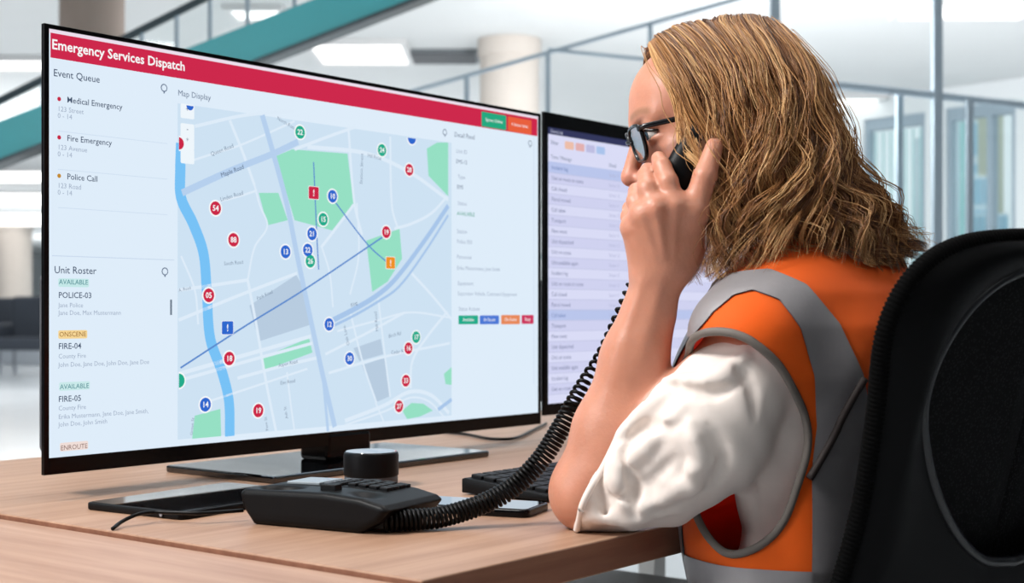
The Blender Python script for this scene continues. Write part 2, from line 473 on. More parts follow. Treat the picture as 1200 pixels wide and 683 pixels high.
# ceiling lamps
def lamp(loc, sx, sy, label, ax=AXW):
    r = thing('ceiling_lamp', loc, label, 'ceiling light', 'flat ceiling lamps')
    f = MB(); t = 0.05
    for lo, hi in (((-sx, -sy, -0.045), (sx, -sy + t, 0)), ((-sx, sy - t, -0.045), (sx, sy, 0)), ((-sx, -sy + t, -0.045), (-sx + t, sy - t, 0)), ((sx - t, -sy + t, -0.045), (sx, sy - t, 0))):
        f.box(loc, ax, lo, hi)
    f.build('lamp_frame', M_lampframe, r)
    d = MB(); d.box(loc, ax, (-sx + t, -sy + t, -0.03), (sx - t, sy - t, -0.01)); d.build('diffuser', M_lamp, r)
    return r
def cp(px, py): return on_plane_z(px, py, CEIL)
lamp(cp(423, 59), 0.42, 0.5, 'white ceiling lamp seen just over the big monitor, below the teal beam')
lamp(cp(1135, 8), 0.5, 0.3, 'ceiling lamp at the top of the photo above the right window wall')
lamp(cp(992, 119), 0.3, 0.5, 'small distant ceiling lamp seen right beside the blond hair')
lamp(cp(302, 12), 0.22, 0.22, 'little ceiling lamp seen between stair handrail and teal beam')
for i, (px, py, sx, sy, lab) in enumerate([(12, 72, 0.5, 0.3, 'ceiling lamp at left above the lower end of the teal beam'),
        (20, 205, 1.3, 1.0, 'ceiling lamp of the far hall just under the teal beam end'),
        (25, 232, 1.6, 1.6, 'middle lamp of the far hall ceiling row at the left edge'),
        (28, 256, 2.0, 2.4, 'deepest lamp of the far hall ceiling row at the left edge')]):
    lamp(cp(px, py), sx, sy, lab)
# grey air outlet strip beside the lamp
a = cp(520, 64); r = thing('ceiling_vent', a, 'long grey air outlet in the ceiling left of the pale round column', 'vent')
m = MB(); m.box(a, AXW, (-0.3, -0.28, -0.03), (0.3, 0.28, 0.0), bev=0.006); m.build('vent_panel', M_vent, r)
m = MB()
for i in range(5): m.box(a, AXW, (-0.27, -0.24 + i * 0.1, -0.045), (0.27, -0.18 + i * 0.1, -0.03))
m.build('vent_slats', M_grey, r)
# columns
def column(px, Y, dia, mat, label):
    c = P(px, HY, Y); c[2] = 0
    r = thing('round_column', c, label, 'column', None); r['kind'] = 'structure'
    m = MB(); R = dia / 2
    m.lathe(c, [(R * 1.0, 0.0), (R, CEIL - 0.001)], 40); m.build('column_shaft', mat, r, auto=40)
    m = MB(); m.lathe(c, [(R * 1.04, CEIL - 0.14), (R * 1.07, CEIL - 0.13), (R * 1.07, CEIL - 0.002)], 40); m.build('column_collar', mat, r, auto=40)
    m = MB(); m.lathe(c, [(R * 1.06, 0.0), (R * 1.06, 0.1), (R * 1.02, 0.12)], 40); m.build('column_foot', M_greyw, r, auto=40)
column(597, 11.4, 0.48, M_col, 'pale beige round column standing behind the gap between the two monitors')
column(108, 8.2, 0.37, M_colb, 'brown round column behind the top left corner of the big monitor')
column(16, 36, 0.9, M_col, 'pale distant round column in the far hall at the left edge')

# teal staircase rising to the right
Ys = 7.0
A = P(-160, 168 + 62 - 0, Ys); B = P(560, -50, Ys)
dirv = (B - A); Ls = np.linalg.norm(dirv); dirv /= Ls
nrm = np.array([-dirv[2], 0, dirv[0]])
AXS = (dirv, np.array([0, 1., 0]), nrm)
r = thing('staircase', (A[0], Ys, 0), 'teal steel staircase with dark handrail rising to the right behind the big monitor', 'staircase')
hb = 0.178
m = MB(); m.box(A, AXS, (0, -0.06, -hb / 2), (Ls, 0.06, hb / 2), bev=0.006); m.build('stringer', M_teal, r)
m = MB(); m.box(A, AXS, (0, -0.075, -hb / 2 - 0.02), (Ls, 0.075, -hb / 2)); m.build('stringer_flange', M_darkrail, r)
HA, HB = P(-160, 198, Ys), P(560, -162, Ys)
m = MB(); m.tube([HA, HB], 0.02, 12); m.build('handrail', M_darkrail, r)
for px in (-60, 50, 166, 207, 246, 290, 345, 420):
    t = (px + 160) / 720.0; c = A + (B - A) * t; hh = HA + (HB - HA) * t
    m = MB(); m.tube([c + ZU * hb * 0.5, hh], 0.011, 8); m.build('baluster', M_greyw, r)
g0, g1, g2, g3 = A + nrm * (hb / 2 + 0.05), B + nrm * (hb / 2 + 0.05), HB - ZU * 0.06, HA - ZU * 0.06
yv = np.array([0, 0.008, 0])
m = MB(); m.add([g0, g1, g2, g3, g0 + yv, g1 + yv, g2 + yv, g3 + yv], [(0, 1, 2, 3), (7, 6, 5, 4), (0, 4, 5, 1), (1, 5, 6, 2), (2, 6, 7, 3), (3, 7, 4, 0)]); m.build('glass_panel', M_glass, r)
m = MB(); c0 = A + (B - A) * 0.06; m.box((c0[0], c0[1], 0), AXW, (-0.06, -0.05, 0), (0.06, 0.05, c0[2])); m.build('support_post', M_teal, r)
# slim grey railing over the second monitor
Yr = 7.6
r = thing('stair_railing', P(700, HY, Yr) * np.array([1, 1, 0]), 'slim grey sloping railing behind the head and the second monitor', 'railing')
m = MB(); m.tube([P(380, 136, Yr), P(930, -20, Yr)], 0.012, 10); m.build('handrail', M_greyw, r)
for px in (440, 547, 642, 762):
    top = 136 - (px - 380) * 0.2836
    p0 = P(px, top, Yr); m = MB(); m.tube([(p0[0], Yr, 0.0), p0], 0.014, 10); m.build('railing_post', M_greyw, r)
m = MB(); m.tube([P(642, 58, Yr), P(762, 70, Yr)], 0.011, 8); m.build('cross_bar', M_greyw, r)
m = MB(); a, b = P(440, 300, Yr), P(762, 300, Yr); m.tube([a, b], 0.011, 8); m.build('cross_bar', M_greyw, r)

# glazed partition on the right
r = thing('glass_partition', P(1098, HY, 7.2) * np.array([1, 1, 0]), 'grey framed glass partition in front of the right windows', 'partition')
def post(px, Y, wpx, top, bot):
    a = P(px, top, Y); w = wpx / FPX * Y / 2; m = MB(); m.box((a[0], Y, 0), AXW, (-w, -w, bot), (w, w, a[2]), bev=0.004); m.build('partition_post', M_greyw, r)
post(1098, 7.2, 11, -60, 0); post(908, 7.2, 11, -60, 0)
post(1054, 7.35, 8, 108, 0); post(1136, 7.1, 8, 116, 0)
m = MB(); m.tube([P(908, 92, 7.2), P(1098, 112, 7.2)], 0.02, 8); m.build('top_rail', M_greyw, r)
m = MB(); m.tube([P(1098, 112, 7.2), P(1300, 135, 7.2)], 0.02, 8); m.build('top_rail', M_greyw, r)
for x0, x1 in ((912, 1092), (1104, 1300)):
    a = P(x0, 115, 7.2); b = P(x1, 115, 7.2); m = MB(); m.box((0, 0, 0), AXW, (a[0], 7.196, 0.05), (b[0], 7.204, a[2])); m.build('glass_panel', M_glass, r)

# dark seating and counter of the far hall at the left
c = P(18, HY, 26); c[2] = 0
r = thing('reception_counter', c, 'long dark topped counter far off in the left hall', 'counter')
m = MB(); m.box(c, AXW, (-2.6, -0.4, 0), (1.4, 0.4, 0.72), bev=0.02); m.build('counter_body', M_pale, r)
m = MB(); m.box(c, AXW, (-2.7, -0.5, 0.72), (1.5, 0.45, 0.80), bev=0.01); m.build('counter_top', M_dk, r)
for k, (px, yy) in enumerate(((-18, 23.6), (38, 21.4))):
    c = P(px, HY, yy); c[2] = 0
    r = thing('lounge_chair', c, ['dark lounge chair at the very left edge before the far counter', 'dark lounge chair before the far counter, nearest the monitor edge'][k], 'chair', 'lounge chairs in the far hall')
    m = MB(); m.box(c, AXW, (-0.42, -0.4, 0.38), (0.42, 0.4, 0.58), bev=0.05); m.build('seat', M_dk, r)
    m = MB(); m.box(c, AXW, (-0.42, 0.25, 0.5), (0.42, 0.45, 1.2), bev=0.06); m.build('backrest', M_dk, r)
    for sx in (-1, 1):
        m = MB(); m.box(c, AXW, (sx * 0.45 - 0.06, -0.4, 0.4), (sx * 0.45 + 0.06, 0.42, 0.78), bev=0.04); m.build('armrest', M_dk, r)
        for sy in (-0.32, 0.32):
            m = MB(); m.tube([c + np.array([sx * 0.38, sy, 0]), c + np.array([sx * 0.38, sy, 0.4])], 0.02, 8); m.build('leg', M_silver, r)

# ================================================================== DESKS
def desk(name, label, s0, s1, t0, t1, ztop, th, mats, legs):
    o = desk_pt((s0 + s1) / 2, (t0 + t1) / 2, 0)
    r = thing(name, o, label, 'desk', 'wooden desks pushed together')
    m = MB(); m.box(CORNER * np.array([1, 1, 0]), AXD, (s0, t0, ztop - th), (s1, t1, ztop), bev=0.0016)
    bm_m = m.m
    # edge banding gets its own wood
    for i, f in enumerate(m.f):
        z = [m.v[k][2] for k in f]
        if max(z) - min(z) > th * 0.5: bm_m[i] = 1
    m.build('desktop', mats, r)
    for s, t in legs:
        m = MB(); m.box(CORNER * np.array([1, 1, 0]), AXD, (s - 0.025, t - 0.025, 0), (s + 0.025, t + 0.025, ztop - th), bev=0.004); m.build('leg', M_legm, r)
desk('office_desk', 'light wood desk carrying both monitors, the telephone and the leaning elbow', 0.0, 2.12, 0.0, 1.135, DESK_Z, 0.033, [M_wA, M_wEdge], [(0.07, 0.07), (0.07, 1.07), (2.03, 0.07), (2.03, 1.07)])
desk('office_desk', 'empty light wood desk surface in the lower left corner, before the seam', -0.9, -0.003, -0.03, 1.2, DESK_Z - 0.005, 0.03, [M_wB, M_wB], [(-0.83, 0.03), (-0.83, 1.13), (-0.08, 0.03), (-0.08, 1.13)])
# computer tower beneath the desk
tc = P(700, HY, 2.75); tc[2] = 0
r = thing('computer_tower', tc, 'black computer case on the floor under the desk', 'computer')
m = MB(); m.box(tc, AXD, (-0.1, -0.22, 0.02), (0.1, 0.22, 0.445), bev=0.008); m.build('case', M_blkm, r)
m = MB(); m.box(tc, AXD, (-0.092, -0.235, 0.03), (0.092, -0.22, 0.435), bev=0.004); m.build('front_panel', M_blk, r)
for s in (-0.08, 0.08):
    for t in (-0.18, 0.18):
        m = MB(); m.lathe(tc + s * D1 + t * D2, [(0.015, 0), (0.015, 0.021)], 12); m.build('foot', M_blkr, r)

# ================================================================== MONITORS
class Screen:
    """a display plane; graphics drawn in its own plane coordinates (s along, z up)"""
    def __init__(s, L, d, normal): s.L, s.d, s.n = np.array(L), np.array(d), np.array(normal); s.mb = MB(); s.mats = []; s.k = 1
    def mi(s, mat):
        if mat not in s.mats: s.mats.append(mat)
        return s.mats.index(mat)
    def uv(s, px, py):
        k = (px - 600) / FPX; t = (k * s.L[1] - s.L[0]) / (s.d[0] - k * s.d[1]); Y = s.L[1] + t * s.d[1]
        return (t, ZC + (HY - py) / FPX * Y)
    def w(s, u, layer): return np.array([s.L[0] + u[0] * s.d[0], s.L[1] + u[0] * s.d[1], u[1]]) + s.n * (0.00012 * layer)
    def poly(s, uvs, mat, layer):
        s.mb.add([s.w(u, layer) for u in uvs], [tuple(range(len(uvs)))], s.mi(mat))
    def rect(s, a, b, mat, layer): s.poly([(a[0], a[1]), (b[0], a[1]), (b[0], b[1]), (a[0], b[1])], mat, layer)
    def pp(s, pts, mat, layer): s.poly([s.uv(*p) for p in pts], mat, layer)
    def clipbox(s, u): return u
    def line(s, pts, w, mat, layer):
        q = np.array([s.uv(*p) for p in pts])
        if len(q) > 2: q = spline(q, 6 * len(q))
        t = np.gradient(q, axis=0); t /= np.linalg.norm(t, axis=1)[:, None]; n = np.stack([-t[:, 1], t[:, 0]], 1) * w / 2
        for i in range(len(q) - 1):
            s.poly([q[i] + n[i], q[i + 1] + n[i + 1], q[i + 1] - n[i + 1], q[i] - n[i]], mat, layer)
    def disc(s, c, r, mat, layer, a0=0, a1=360, n=26):
        s.poly([(c[0] + r * math.cos(math.radians(a0 + (a1 - a0) * i / n)), c[1] + r * math.sin(math.radians(a0 + (a1 - a0) * i / n))) for i in range(n + (a1 - a0 < 360))], mat, layer)
    def rrect(s, a, b, r, mat, layer):
        pts = []
        for cx, cy, a0 in ((b[0] - r, b[1] - r, 0), (a[0] + r, b[1] - r, 90), (a[0] + r, a[1] + r, 180), (b[0] - r, a[1] + r, 270)):
            for i in range(5): pts.append((cx + r * math.cos(math.radians(a0 + i * 22.5)), cy + r * math.sin(math.radians(a0 + i * 22.5))))
        s.poly(pts, mat, layer)
    def text(s, u, txt, size, mat, layer, align='LEFT', ang=0.0, bold=0.0):
        v, f = text_geo(txt, size, align, bold)
        ca, sa = math.cos(ang), math.sin(ang)
        s.mb.add([s.w((u[0] + x * ca - y * sa, u[1] + x * sa + y * ca), layer) for x, y in v], f, s.mi(mat))
def text_geo(txt, size, align='LEFT', bold=0.0):
    cu = bpy.data.curves.new('lettering', 'FONT'); cu.body = txt; cu.size = size; cu.align_x = align; cu.resolution_u = 2; cu.offset = bold * size
    o = bpy.data.objects.new('lettering', cu); COL.objects.link(o)
    dg = bpy.context.evaluated_depsgraph_get(); ev = o.evaluated_get(dg); me = ev.to_mesh()
    v = [(p.co.x, p.co.y) for p in me.vertices]; f = [tuple(p.vertices) for p in me.polygons]
    ev.to_mesh_clear(); bpy.data.objects.remove(o); bpy.data.curves.remove(cu)
    return v, f
NV = -D2
def monitor(name, label, L, W, z0, z1, bez, back_inset, base_c, base_half, neck):
    L = np.array([L[0], L[1], 0.0])
    r = thing(name, base_c * np.array([1, 1, 0]) + np.array([0, 0, DESK_Z]), label, 'monitor', None)
    ax = (D1, NV, ZU)      # local: along, towards viewer, up
    il, ir, ib, it = bez
    m = MB()
    m.box(L, ax, (0, -0.005, z0), (W, 0.0, z1), bev=0.0008)
    for lo, hi in (((0, -0.001, z0), (il, 0.0014, z1)), ((W - ir, -0.001, z0), (W, 0.0014, z1)), ((il, -0.001, z0), (W - ir, 0.0014, z0 + ib)), ((il, -0.001, z1 - it), (W - ir, 0.0014, z1))):
        m.box(L, ax, lo, hi, bev=0.0005)
    m.build('bezel', M_blk, r)
    m = MB(); m.box(L, ax, (back_inset, -0.06, z0 + 0.02), (W - back_inset, -0.004, z0 + 0.24), bev=0.008)
    m.box(L, ax, (W * 0.25, -0.045, z0 + 0.2), (W * 0.75, -0.004, z1 - 0.12), bev=0.01); m.build('rear_housing', M_grey, r)
    # stand
    m = MB(); m.box(base_c, AXD, (-base_half[0], -base_half[1], 0.0), (base_half[0], base_half[1], 0.010), bev=0.003); m.build('stand_base', M_pglass, r)
    a, b = neck
    m = MB(); m.box(base_c, AXD, (a, -0.03, 0.009), (b, 0.03, 0.05), bev=0.006)
    m.box(base_c, AXD, (a + 0.015, 0.005, 0.045), (b - 0.015, 0.05, 0.25), bev=0.006); m.build('stand_neck', M_blk, r)
    return r, Screen(L + NV * 0.0006, D1, NV), (il, W - ir, z0 + ib, z1 - it)

# ---- the large monitor with the dispatch map
ML = np.array([(51 - 600) / FPX * 1.66, 1.66, 0]); MW, MZ0, MZ1 = 0.972, 0.7715, 1.3055
bc = np.array([-0.26, 2.075, DESK_Z])
mon, S, (a0, a1, b0, b1) = monitor('computer_monitor', 'large black monitor showing the emergency dispatch map under a red header', ML, MW, MZ0, MZ1, (0.0068, 0.0075, 0.020, 0.0055), 0.03, bc, (0.222, 0.112), (-0.045, 0.045))
UIW = ui(223, 237, 250)
S.rect((a0, b0), (a1, b1), UIW, 0)
uL, uR = a0, a1
zt = b1
S.rect((a0, b1 - 0.0055), (a1, b1), ui(236, 222, 236), 1)
S.rect((a0 + 0.002, b1 - 0.034), (a1 - 0.002, b1 - 0.0045), ui(205, 41, 76), 2)
DK = ui(62, 78, 104); MID = ui(100, 116, 142); LT = ui(158, 172, 194); WH = ui(248, 250, 252)
def T(px, py, txt, hpx, mat=DK, layer=6, align='LEFT', bold=0.0, ang=0.0, scr=None):
    scr = scr or S
    u = scr.uv(px, py); Y = scr.L[1] + u[0] * scr.d[1]
    scr.text(u, txt, 1.09 * hpx / FPX * Y / 0.70, mat, layer, align, ang, bold)
T(60, 57, 'Emergency Services Dispatch', 10.6, WH, 6, bold=0.018)
T(62, 89, 'Event Queue', 7.8, DK, bold=0.004)
T(208, 112, 'Map Display', 6.4, MID)
T(532, 160, 'Detail Panel', 5.0, MID)
for py, dot, t1, t2, t3 in ((119, (200, 40, 70), 'Medical Emergency', '123 Street', '0 - 14'), (164, (200, 40, 70), 'Fire Emergency', '123 Avenue', '0 - 14'), (209, (196, 140, 50), 'Police Call', '123 Road', '0 - 14')):
    S.disc(S.uv(69, py - 3), 0.0026, ui(*dot), 5)
    T(78, py + 1 + (0.14 * 0), t1, 6.4, DK, bold=0.006); T(67, py + 11, t2, 5.4, LT); T(67, py + 19, t3, 5.4, LT)
    a = S.uv(60, py + 34); S.rect((uL + 0.012, a[1]), (S.uv(196, py)[0], a[1] + 0.0008), ui(206, 222, 240), 3)
a = S.uv(60, 300); S.rect((uL + 0.004, a[1]), (S.uv(204, 300)[0], a[1] + 0.001), ui(200, 216, 236), 3)
T(63, 320, 'Unit Roster', 7.8, DK, bold=0.004)
def chip(px, py, txt, col, tcol, wpx, hpx=10):
    a = S.uv(px, py + 3); b = S.uv(px + wpx, py + 3 - hpx); z = S.uv(px, py + 3 - hpx)[1]
    S.rrect((a[0], a[1]), (b[0], z), 0.002, col, 4); T(px + wpx / 2, py + 0.2, txt, 5.2, tcol, 6, 'CENTER')
chip(68, 333, 'AVAILABLE', ui(196, 232, 232), ui(58, 130, 140), 36); T(68, 349, 'POLICE-03', 6.4, DK, bold=0.008)
T(68, 360, 'Jane Police', 5.0, LT); T(68, 369, 'Jane Doe, Max Mustermann', 5.0, LT)
chip(68, 394, 'ONSCENE', ui(246, 214, 150), ui(150, 100, 40), 34); T(68, 409, 'FIRE-04', 6.4, DK, bold=0.008)
T(68, 420, 'County Fire', 5.0, LT); T(68, 430, 'John Doe, Jane Doe, John Doe, Jane Doe', 5.0, LT)
chip(69, 455, 'AVAILABLE', ui(202, 234, 234), ui(58, 130, 140), 36); T(68, 471, 'FIRE-05', 6.4, DK, bold=0.008)
T(68, 481, 'County Fire', 5.0, LT); T(68, 491, 'Erika Mustermann, Jane Doe, Jane Smith,', 5.0, LT); T(68, 500, 'John Doe, John Smith', 5.0, LT)
chip(70, 526, 'ENROUTE', ui(240, 222, 216), ui(130, 96, 90), 33)
a = S.uv(199, 362); S.rect((a[0], S.uv(199, 369)[1]), (a[0] + 0.003, S.uv(199, 351)[1]), ui(110, 124, 140), 5)
for (x, y) in ((192, 103), (193, 318), (521, 155), (621, 168)):      # small filter / gear icons
    c = S.uv(x, y); S.disc(c, 0.0052, MID, 4, n=14); S.disc(c, 0.0038, UIW, 5, n=14); S.rect((c[0] - 0.001, c[1] - 0.007), (c[0] + 0.001, c[1] - 0.004), MID, 5)
# map panel
mA, mB_ = S.uv(208, 300)[0], S.uv(529, 300)[0]; mz1 = S.uv(208, 121)[1]; mz0 = S.uv(208, 515)[1]
MAPC = ui(206, 226, 243)
S.rect((mA, mz0), (mB_, mz1), MAPC, 2)
RD = ui(222, 236, 249); RB = ui(182, 208, 238); HW = ui(168, 198, 234); GR = ui(150, 224, 196); GY = ui(184, 204, 224); WT = ui(120, 194, 246)
for pts in ([(323, 183), (342, 175), (407, 180), (414, 238), (389, 270), (360, 262), (345, 258)], [(303, 226), (326, 226), (337, 258), (313, 264)],
            [(500, 174), (512, 167), (525, 167), (525, 230), (502, 206)], [(429, 282), (468, 268), (471, 303), (454, 330), (436, 342)],
            [(306, 419), (362, 396), (366, 413), (309, 434)], [(228, 487), (258, 479), (259, 511), (225, 514)],
            [(471, 481), (482, 472), (496, 473), (507, 481), (492, 488), (477, 491)], [(520, 438), (529, 430), (529, 451), (522, 450)]):
    S.pp(pts, GR, 3)
for pts in ([(292, 358), (347, 322), (360, 345), (365, 380), (303, 400)], [(414, 408), (446, 397), (449, 415), (421, 423)], [(424, 428), (450, 419), (457, 464), (441, 471)]):
    S.pp(pts, GY, 3)
W_ = 0.0045
for pts, w, mt in (
    ([(209, 340), (250, 334), (290, 328)], W_, RD), ([(209, 375), (280, 346), (348, 320)], W_, RD), ([(209, 438), (290, 415), (364, 394)], 0.0055, RD), ([(209, 446), (290, 423), (366, 402)], W_, RD),
    ([(278, 443), (330, 429), (372, 419)], W_, RD), ([(228, 148), (287, 135), (345, 130)], W_, RD), ([(216, 191), (250, 180), (284, 169), (345, 142)], 0.003, RD), ([(269, 141), (284, 178), (298, 217)], W_, RD),
    ([(257, 236), (280, 230), (301, 223)], 0.003, RD), ([(298, 217), (304, 240), (313, 265), (298, 290), (290, 328)], 0.003, RD), ([(290, 328), (300, 380), (312, 450), (324, 509)], W_, RD),
    ([(336, 436), (340, 470), (345, 506)], 0.003, RD), ([(245, 470), (300, 452), (360, 432)], 0.003, RD), ([(212, 300), (228, 340), (232, 380)], 0.003, RD),
    ([(408, 150), (415, 238), (424, 275)], W_, RD), ([(457, 160), (459, 241), (466, 268)], 0.004, RD), ([(345, 175), (390, 158), (416, 149)], W_, RD), ([(414, 240), (396, 264), (376, 290)], W_, RD),
    ([(524, 230), (505, 250), (482, 262), (462, 268)], W_, RD), ([(360, 172), (430, 180), (480, 202), (525, 234)], 0.006, RD), ([(381, 415), (430, 390), (474, 366)], 0.004, RD), ([(385, 437), (450, 418), (527, 402)], 0.004, RD),
    ([(404, 493), (450, 475), (480, 459), (505, 463), (526, 484)], 0.006, RD), ([(404, 498), (455, 480), (480, 466), (502, 470), (520, 488)], 0.003, RD), ([(482, 320), (505, 345), (529, 374)], W_, RD),
    ([(524, 365), (500, 395), (483, 423), (481, 455)], W_, RD), ([(443, 350), (450, 410), (457, 465)], 0.0035, RD), ([(410, 365), (425, 425), (441, 472)], 0.0035, RD), ([(395, 388), (440, 376), (480, 366), (527, 372)], 0.003, RD),
    ([(418, 238), (420, 300), (410, 345)], 0.003, RD), ([(377, 290), (386, 320), (390, 360)], 0.003, RD), ([(440, 472), (452, 500)], 0.003, RD),
    ([(213, 226), (270, 200), (320, 180), (349, 166)], 0.009, RB), ([(307, 135), (320, 180), (336, 240), (348, 300), (366, 385), (378, 440), (392, 500)], 0.009, RB), ([(378, 440), (384, 505)], 0.005, RB),
    ([(525, 241), (495, 285), (462, 328), (440, 347), (415, 362), (388, 376)], 0.008, HW), ([(525, 252), (497, 296), (467, 336), (440, 355), (414, 370), (392, 381)], 0.004, HW), ([(513, 480), (529, 468)], 0.006, HW)):
    S.line(pts, w, mt, 4 if mt is RD else 5)
S.line([(212, 168), (211, 200), (212, 232), (226, 262), (238, 296), (242, 340), (246, 396), (260, 436), (268, 470), (269, 511)], 0.0165, WT, 4)
UB = ui(92, 138, 206)
S.line([(211, 431), (290, 380), (355, 340), (452, 275)], 0.0024, UB, 7); S.line([(367, 190), (371, 280), (373, 316)], 0.0022, UB, 7); S.line([(391, 235), (430, 286), (454, 308)], 0.0022, UB, 7)
def rdtext(px0, py0, px1, py1, txt, h=4.6, mat=None):
    a, b = S.uv(px0, py0), S.uv(px1, py1); T(px0, py0, txt, h, mat or ui(128, 146, 168), 8, ang=math.atan2(b[1] - a[1], b[0] - a[0]))
rdtext(259, 208, 287, 197, 'Maple Road', 5.0, ui(80, 96, 120)); rdtext(247, 183, 270, 174, 'Queen Road'); rdtext(258, 236, 278, 230, 'Linden Road'); rdtext(262, 311, 284, 309, 'South Road', 4.0)
rdtext(301, 352, 320, 343, 'Park Road', 4.0); rdtext(326, 430, 345, 426, 'Aspen Road', 4.0); rdtext(328, 451, 344, 448, 'Elm Road', 4.0); rdtext(424, 216, 425, 186, 'Station Street', 4.2)
rdtext(430, 184, 452, 189, 'Hill Road', 4.0); rdtext(411, 360, 421, 355, 'Ring', 4.2); rdtext(443, 388, 441, 368, 'Mill Road', 4.0); rdtext(409, 404, 404, 381, 'Oak Lane', 4.0); rdtext(455, 396, 470, 392, 'Birch Rd', 4.0); rdtext(458, 415, 472, 413, 'Cedar Rd', 4.0)
rdtext(225, 510, 227, 490, 'Green St', 3.6); rdtext(337, 490, 334, 472, 'Ash St', 3.6); rdtext(324, 140, 334, 146, 'North Road', 4.0); rdtext(209, 342, 222, 339, 'A. Road', 3.6); rdtext(314, 504, 311, 482, 'Fern St', 3.6)
RED, BLU, GRN, ORG = ui(204, 40, 72), ui(48, 104, 206), ui(36, 172, 140), ui(240, 146, 40)
def marker(px, py, txt, mat, half=None, r=0.0092):
    c = S.uv(px, py); a0_, a1_ = {None: (0, 360), 'r': (-90, 90), 'd': (180, 360)}[half]
    S.disc(c, r * 1.22, WH, 9, a0_, a1_); S.disc(c, r, mat, 10, a0_, a1_)
    if half is None: S.text((c[0], c[1] - 0.0034), txt, 0.0105, WH, 11, 'CENTER', 0, 0.02)
for px, py, t in ((252, 244, '54'), (273, 281, '88'), (244, 346, '05'), (268, 420, '18'), (302, 481, '19'), (479, 199, '28'), (452, 272, '19'), (478, 408, '16'), (475, 446, '33'), (467, 476, '27')): marker(px, py, t, RED)
for px, py, t in ((389, 230, '10'), (365, 274, '21'), (334, 295, '13'), (360, 293, '22'), (385, 380, '12'), (409, 420, '30'), (240, 474, '14')): marker(px, py, t, BLU)
for px, py, t in ((351, 155, '22'), (447, 176, '24'), (378, 257, '15'), (363, 306, '26'), (487, 395, '17')): marker(px, py, t, GRN)
marker(209, 446, '', GRN, 'r'); marker(482, 162, '', BLU, 'd'); marker(209, 168, '', RED, 'r', 0.008); marker(222, 124, '', BLU, 'd', 0.006)
for px, py, mat in ((367, 226, RED), (266, 384, BLU), (457, 308, ORG)):
    c = S.uv(px, py); S.rrect((c[0] - 0.0105, c[1] - 0.0095), (c[0] + 0.0105, c[1] + 0.0095), 0.002, WH, 9); S.rrect((c[0] - 0.0098, c[1] - 0.0088), (c[0] + 0.0098, c[1] + 0.0088), 0.002, mat, 10)
    S.text((c[0], c[1] - 0.0044), '!', 0.013, WH, 11, 'CENTER', 0, 0.02)
for y0, t in ((129, '+'), (152, '-'), (166, '*'), (182, ' ')):        # zoom buttons
    a, b = S.uv(211, y0 + 9), S.uv(227, y0 - 9); z = S.uv(211, y0 - 8)[1]
    S.rrect((a[0], a[1]), (b[0], z), 0.002, ui(238, 246, 252), 9)
    if t != ' ': T(219, y0 + 2, t, 6, MID, 10, 'CENTER')
# right-hand detail panel
for x, y, t, mt in ((534, 179, 'Unit ID', LT), (534, 191, 'EMS-12', MID), (536, 209, 'Type', LT), (535, 221, 'EMS', MID), (536, 240, 'Status', LT), (535, 252, 'AVAILABLE', ui(50, 160, 130)), (535, 273, 'Station', LT), (535, 285, 'Police 503', LT),
                    (535, 303, 'Personnel', LT), (535, 316, 'Erika Mustermann, Jane Smith', LT), (536, 334, 'Equipment', LT), (536, 346, 'Supervisor Vehicle, Command Equipment', LT), (537, 364, 'Status Actions', LT)):
    T(x, y, t, 4.3, mt)
def btn(p0, p1, txt, mat, h=4.0):
    a, b = S.uv(*p0), S.uv(*p1); zt_ = b[1]; S.rrect((a[0], min(a[1], b[1])), (b[0], max(a[1], b[1])), 0.002, mat, 4)
    cx = ((a[0] + b[0]) / 2, (a[1] + b[1]) / 2 - 0.0022); Y = S.L[1] + cx[0] * S.d[1]; S.text(cx, txt, h / FPX * Y / 0.7, WH, 6, 'CENTER')
btn((537, 380), (560, 369.5), 'Available', GRN); btn((562, 380), (584.5, 369.5), 'En Route', ui(78, 122, 214)); btn((587, 380), (609, 369), 'On Scene', ui(232, 138, 92)); btn((611, 379.5), (625, 369), 'Busy', ui(206, 58, 96))
btn((564, 148), (593, 135.5), 'System Online', ui(38, 168, 128), 3.8); btn((595, 153.5), (622.5, 141), '4 Active Units', ui(232, 96, 62), 3.8)
a = S.uv(625, 200); S.rect((a[0], S.uv(625, 450)[1]), (a[0] + 0.001, S.uv(625, 160)[1]), ui(198, 214, 236), 3)
S.mb.build('screen', S.mats, mon)

# ---- the second monitor with a list
M2L = np.array([(637 - 600) / FPX * 2.47, 2.47, 0]); Z20 = ZC - (487 - 365) / FPX * 2.47; Z21 = ZC + (365 - 130.5) / FPX * 2.47
bc2 = np.array([M2L[0], M2L[1], DESK_Z]) + D1 * 0.5 + D2 * 0.05
mon2, S, (a0, a1, b0, b1) = monitor('computer_monitor', 'second black monitor behind the raised forearm, showing a pale list', M2L, 0.96, Z20, Z21, (0.012, 0.011, 0.020, 0.026), 0.05, bc2, (0.2, 0.1), (-0.045, 0.045))
S.rect((a0, b0), (a1, b1), ui(218, 220, 246), 0)
S.rect((a0, b1 - 0.012), (a1, b1), ui(52, 56, 92), 1)
S.text((a0 + 0.008, b1 - 0.009), 'Event Log', 0.009, ui(200, 204, 224), 3)
S.text((a0 + 0.008, b1 - 0.030), 'Filter', 0.011, MID, 3)
for i, c in enumerate(((236, 190, 170), (226, 176, 176), (190, 190, 226), (170, 196, 236))): S.rrect((a0 + 0.05 + i * 0.033, b1 - 0.034), (a0 + 0.078 + i * 0.033, b1 - 0.020), 0.003, ui(*c), 2)
names = ['Incident log', 'Unit dispatched', 'Call taken', 'Unit en route to scene', 'Unit on scene', 'Transport', 'Call closed', 'Unit available again', 'New event', 'Patrol moved']
z = b1 - 0.055; i = 0
S.text((a0 + 0.008, z), 'Time / Message', 0.010, MID, 3); S.text((a0 + 0.19, z), 'Detail', 0.010, MID, 3)
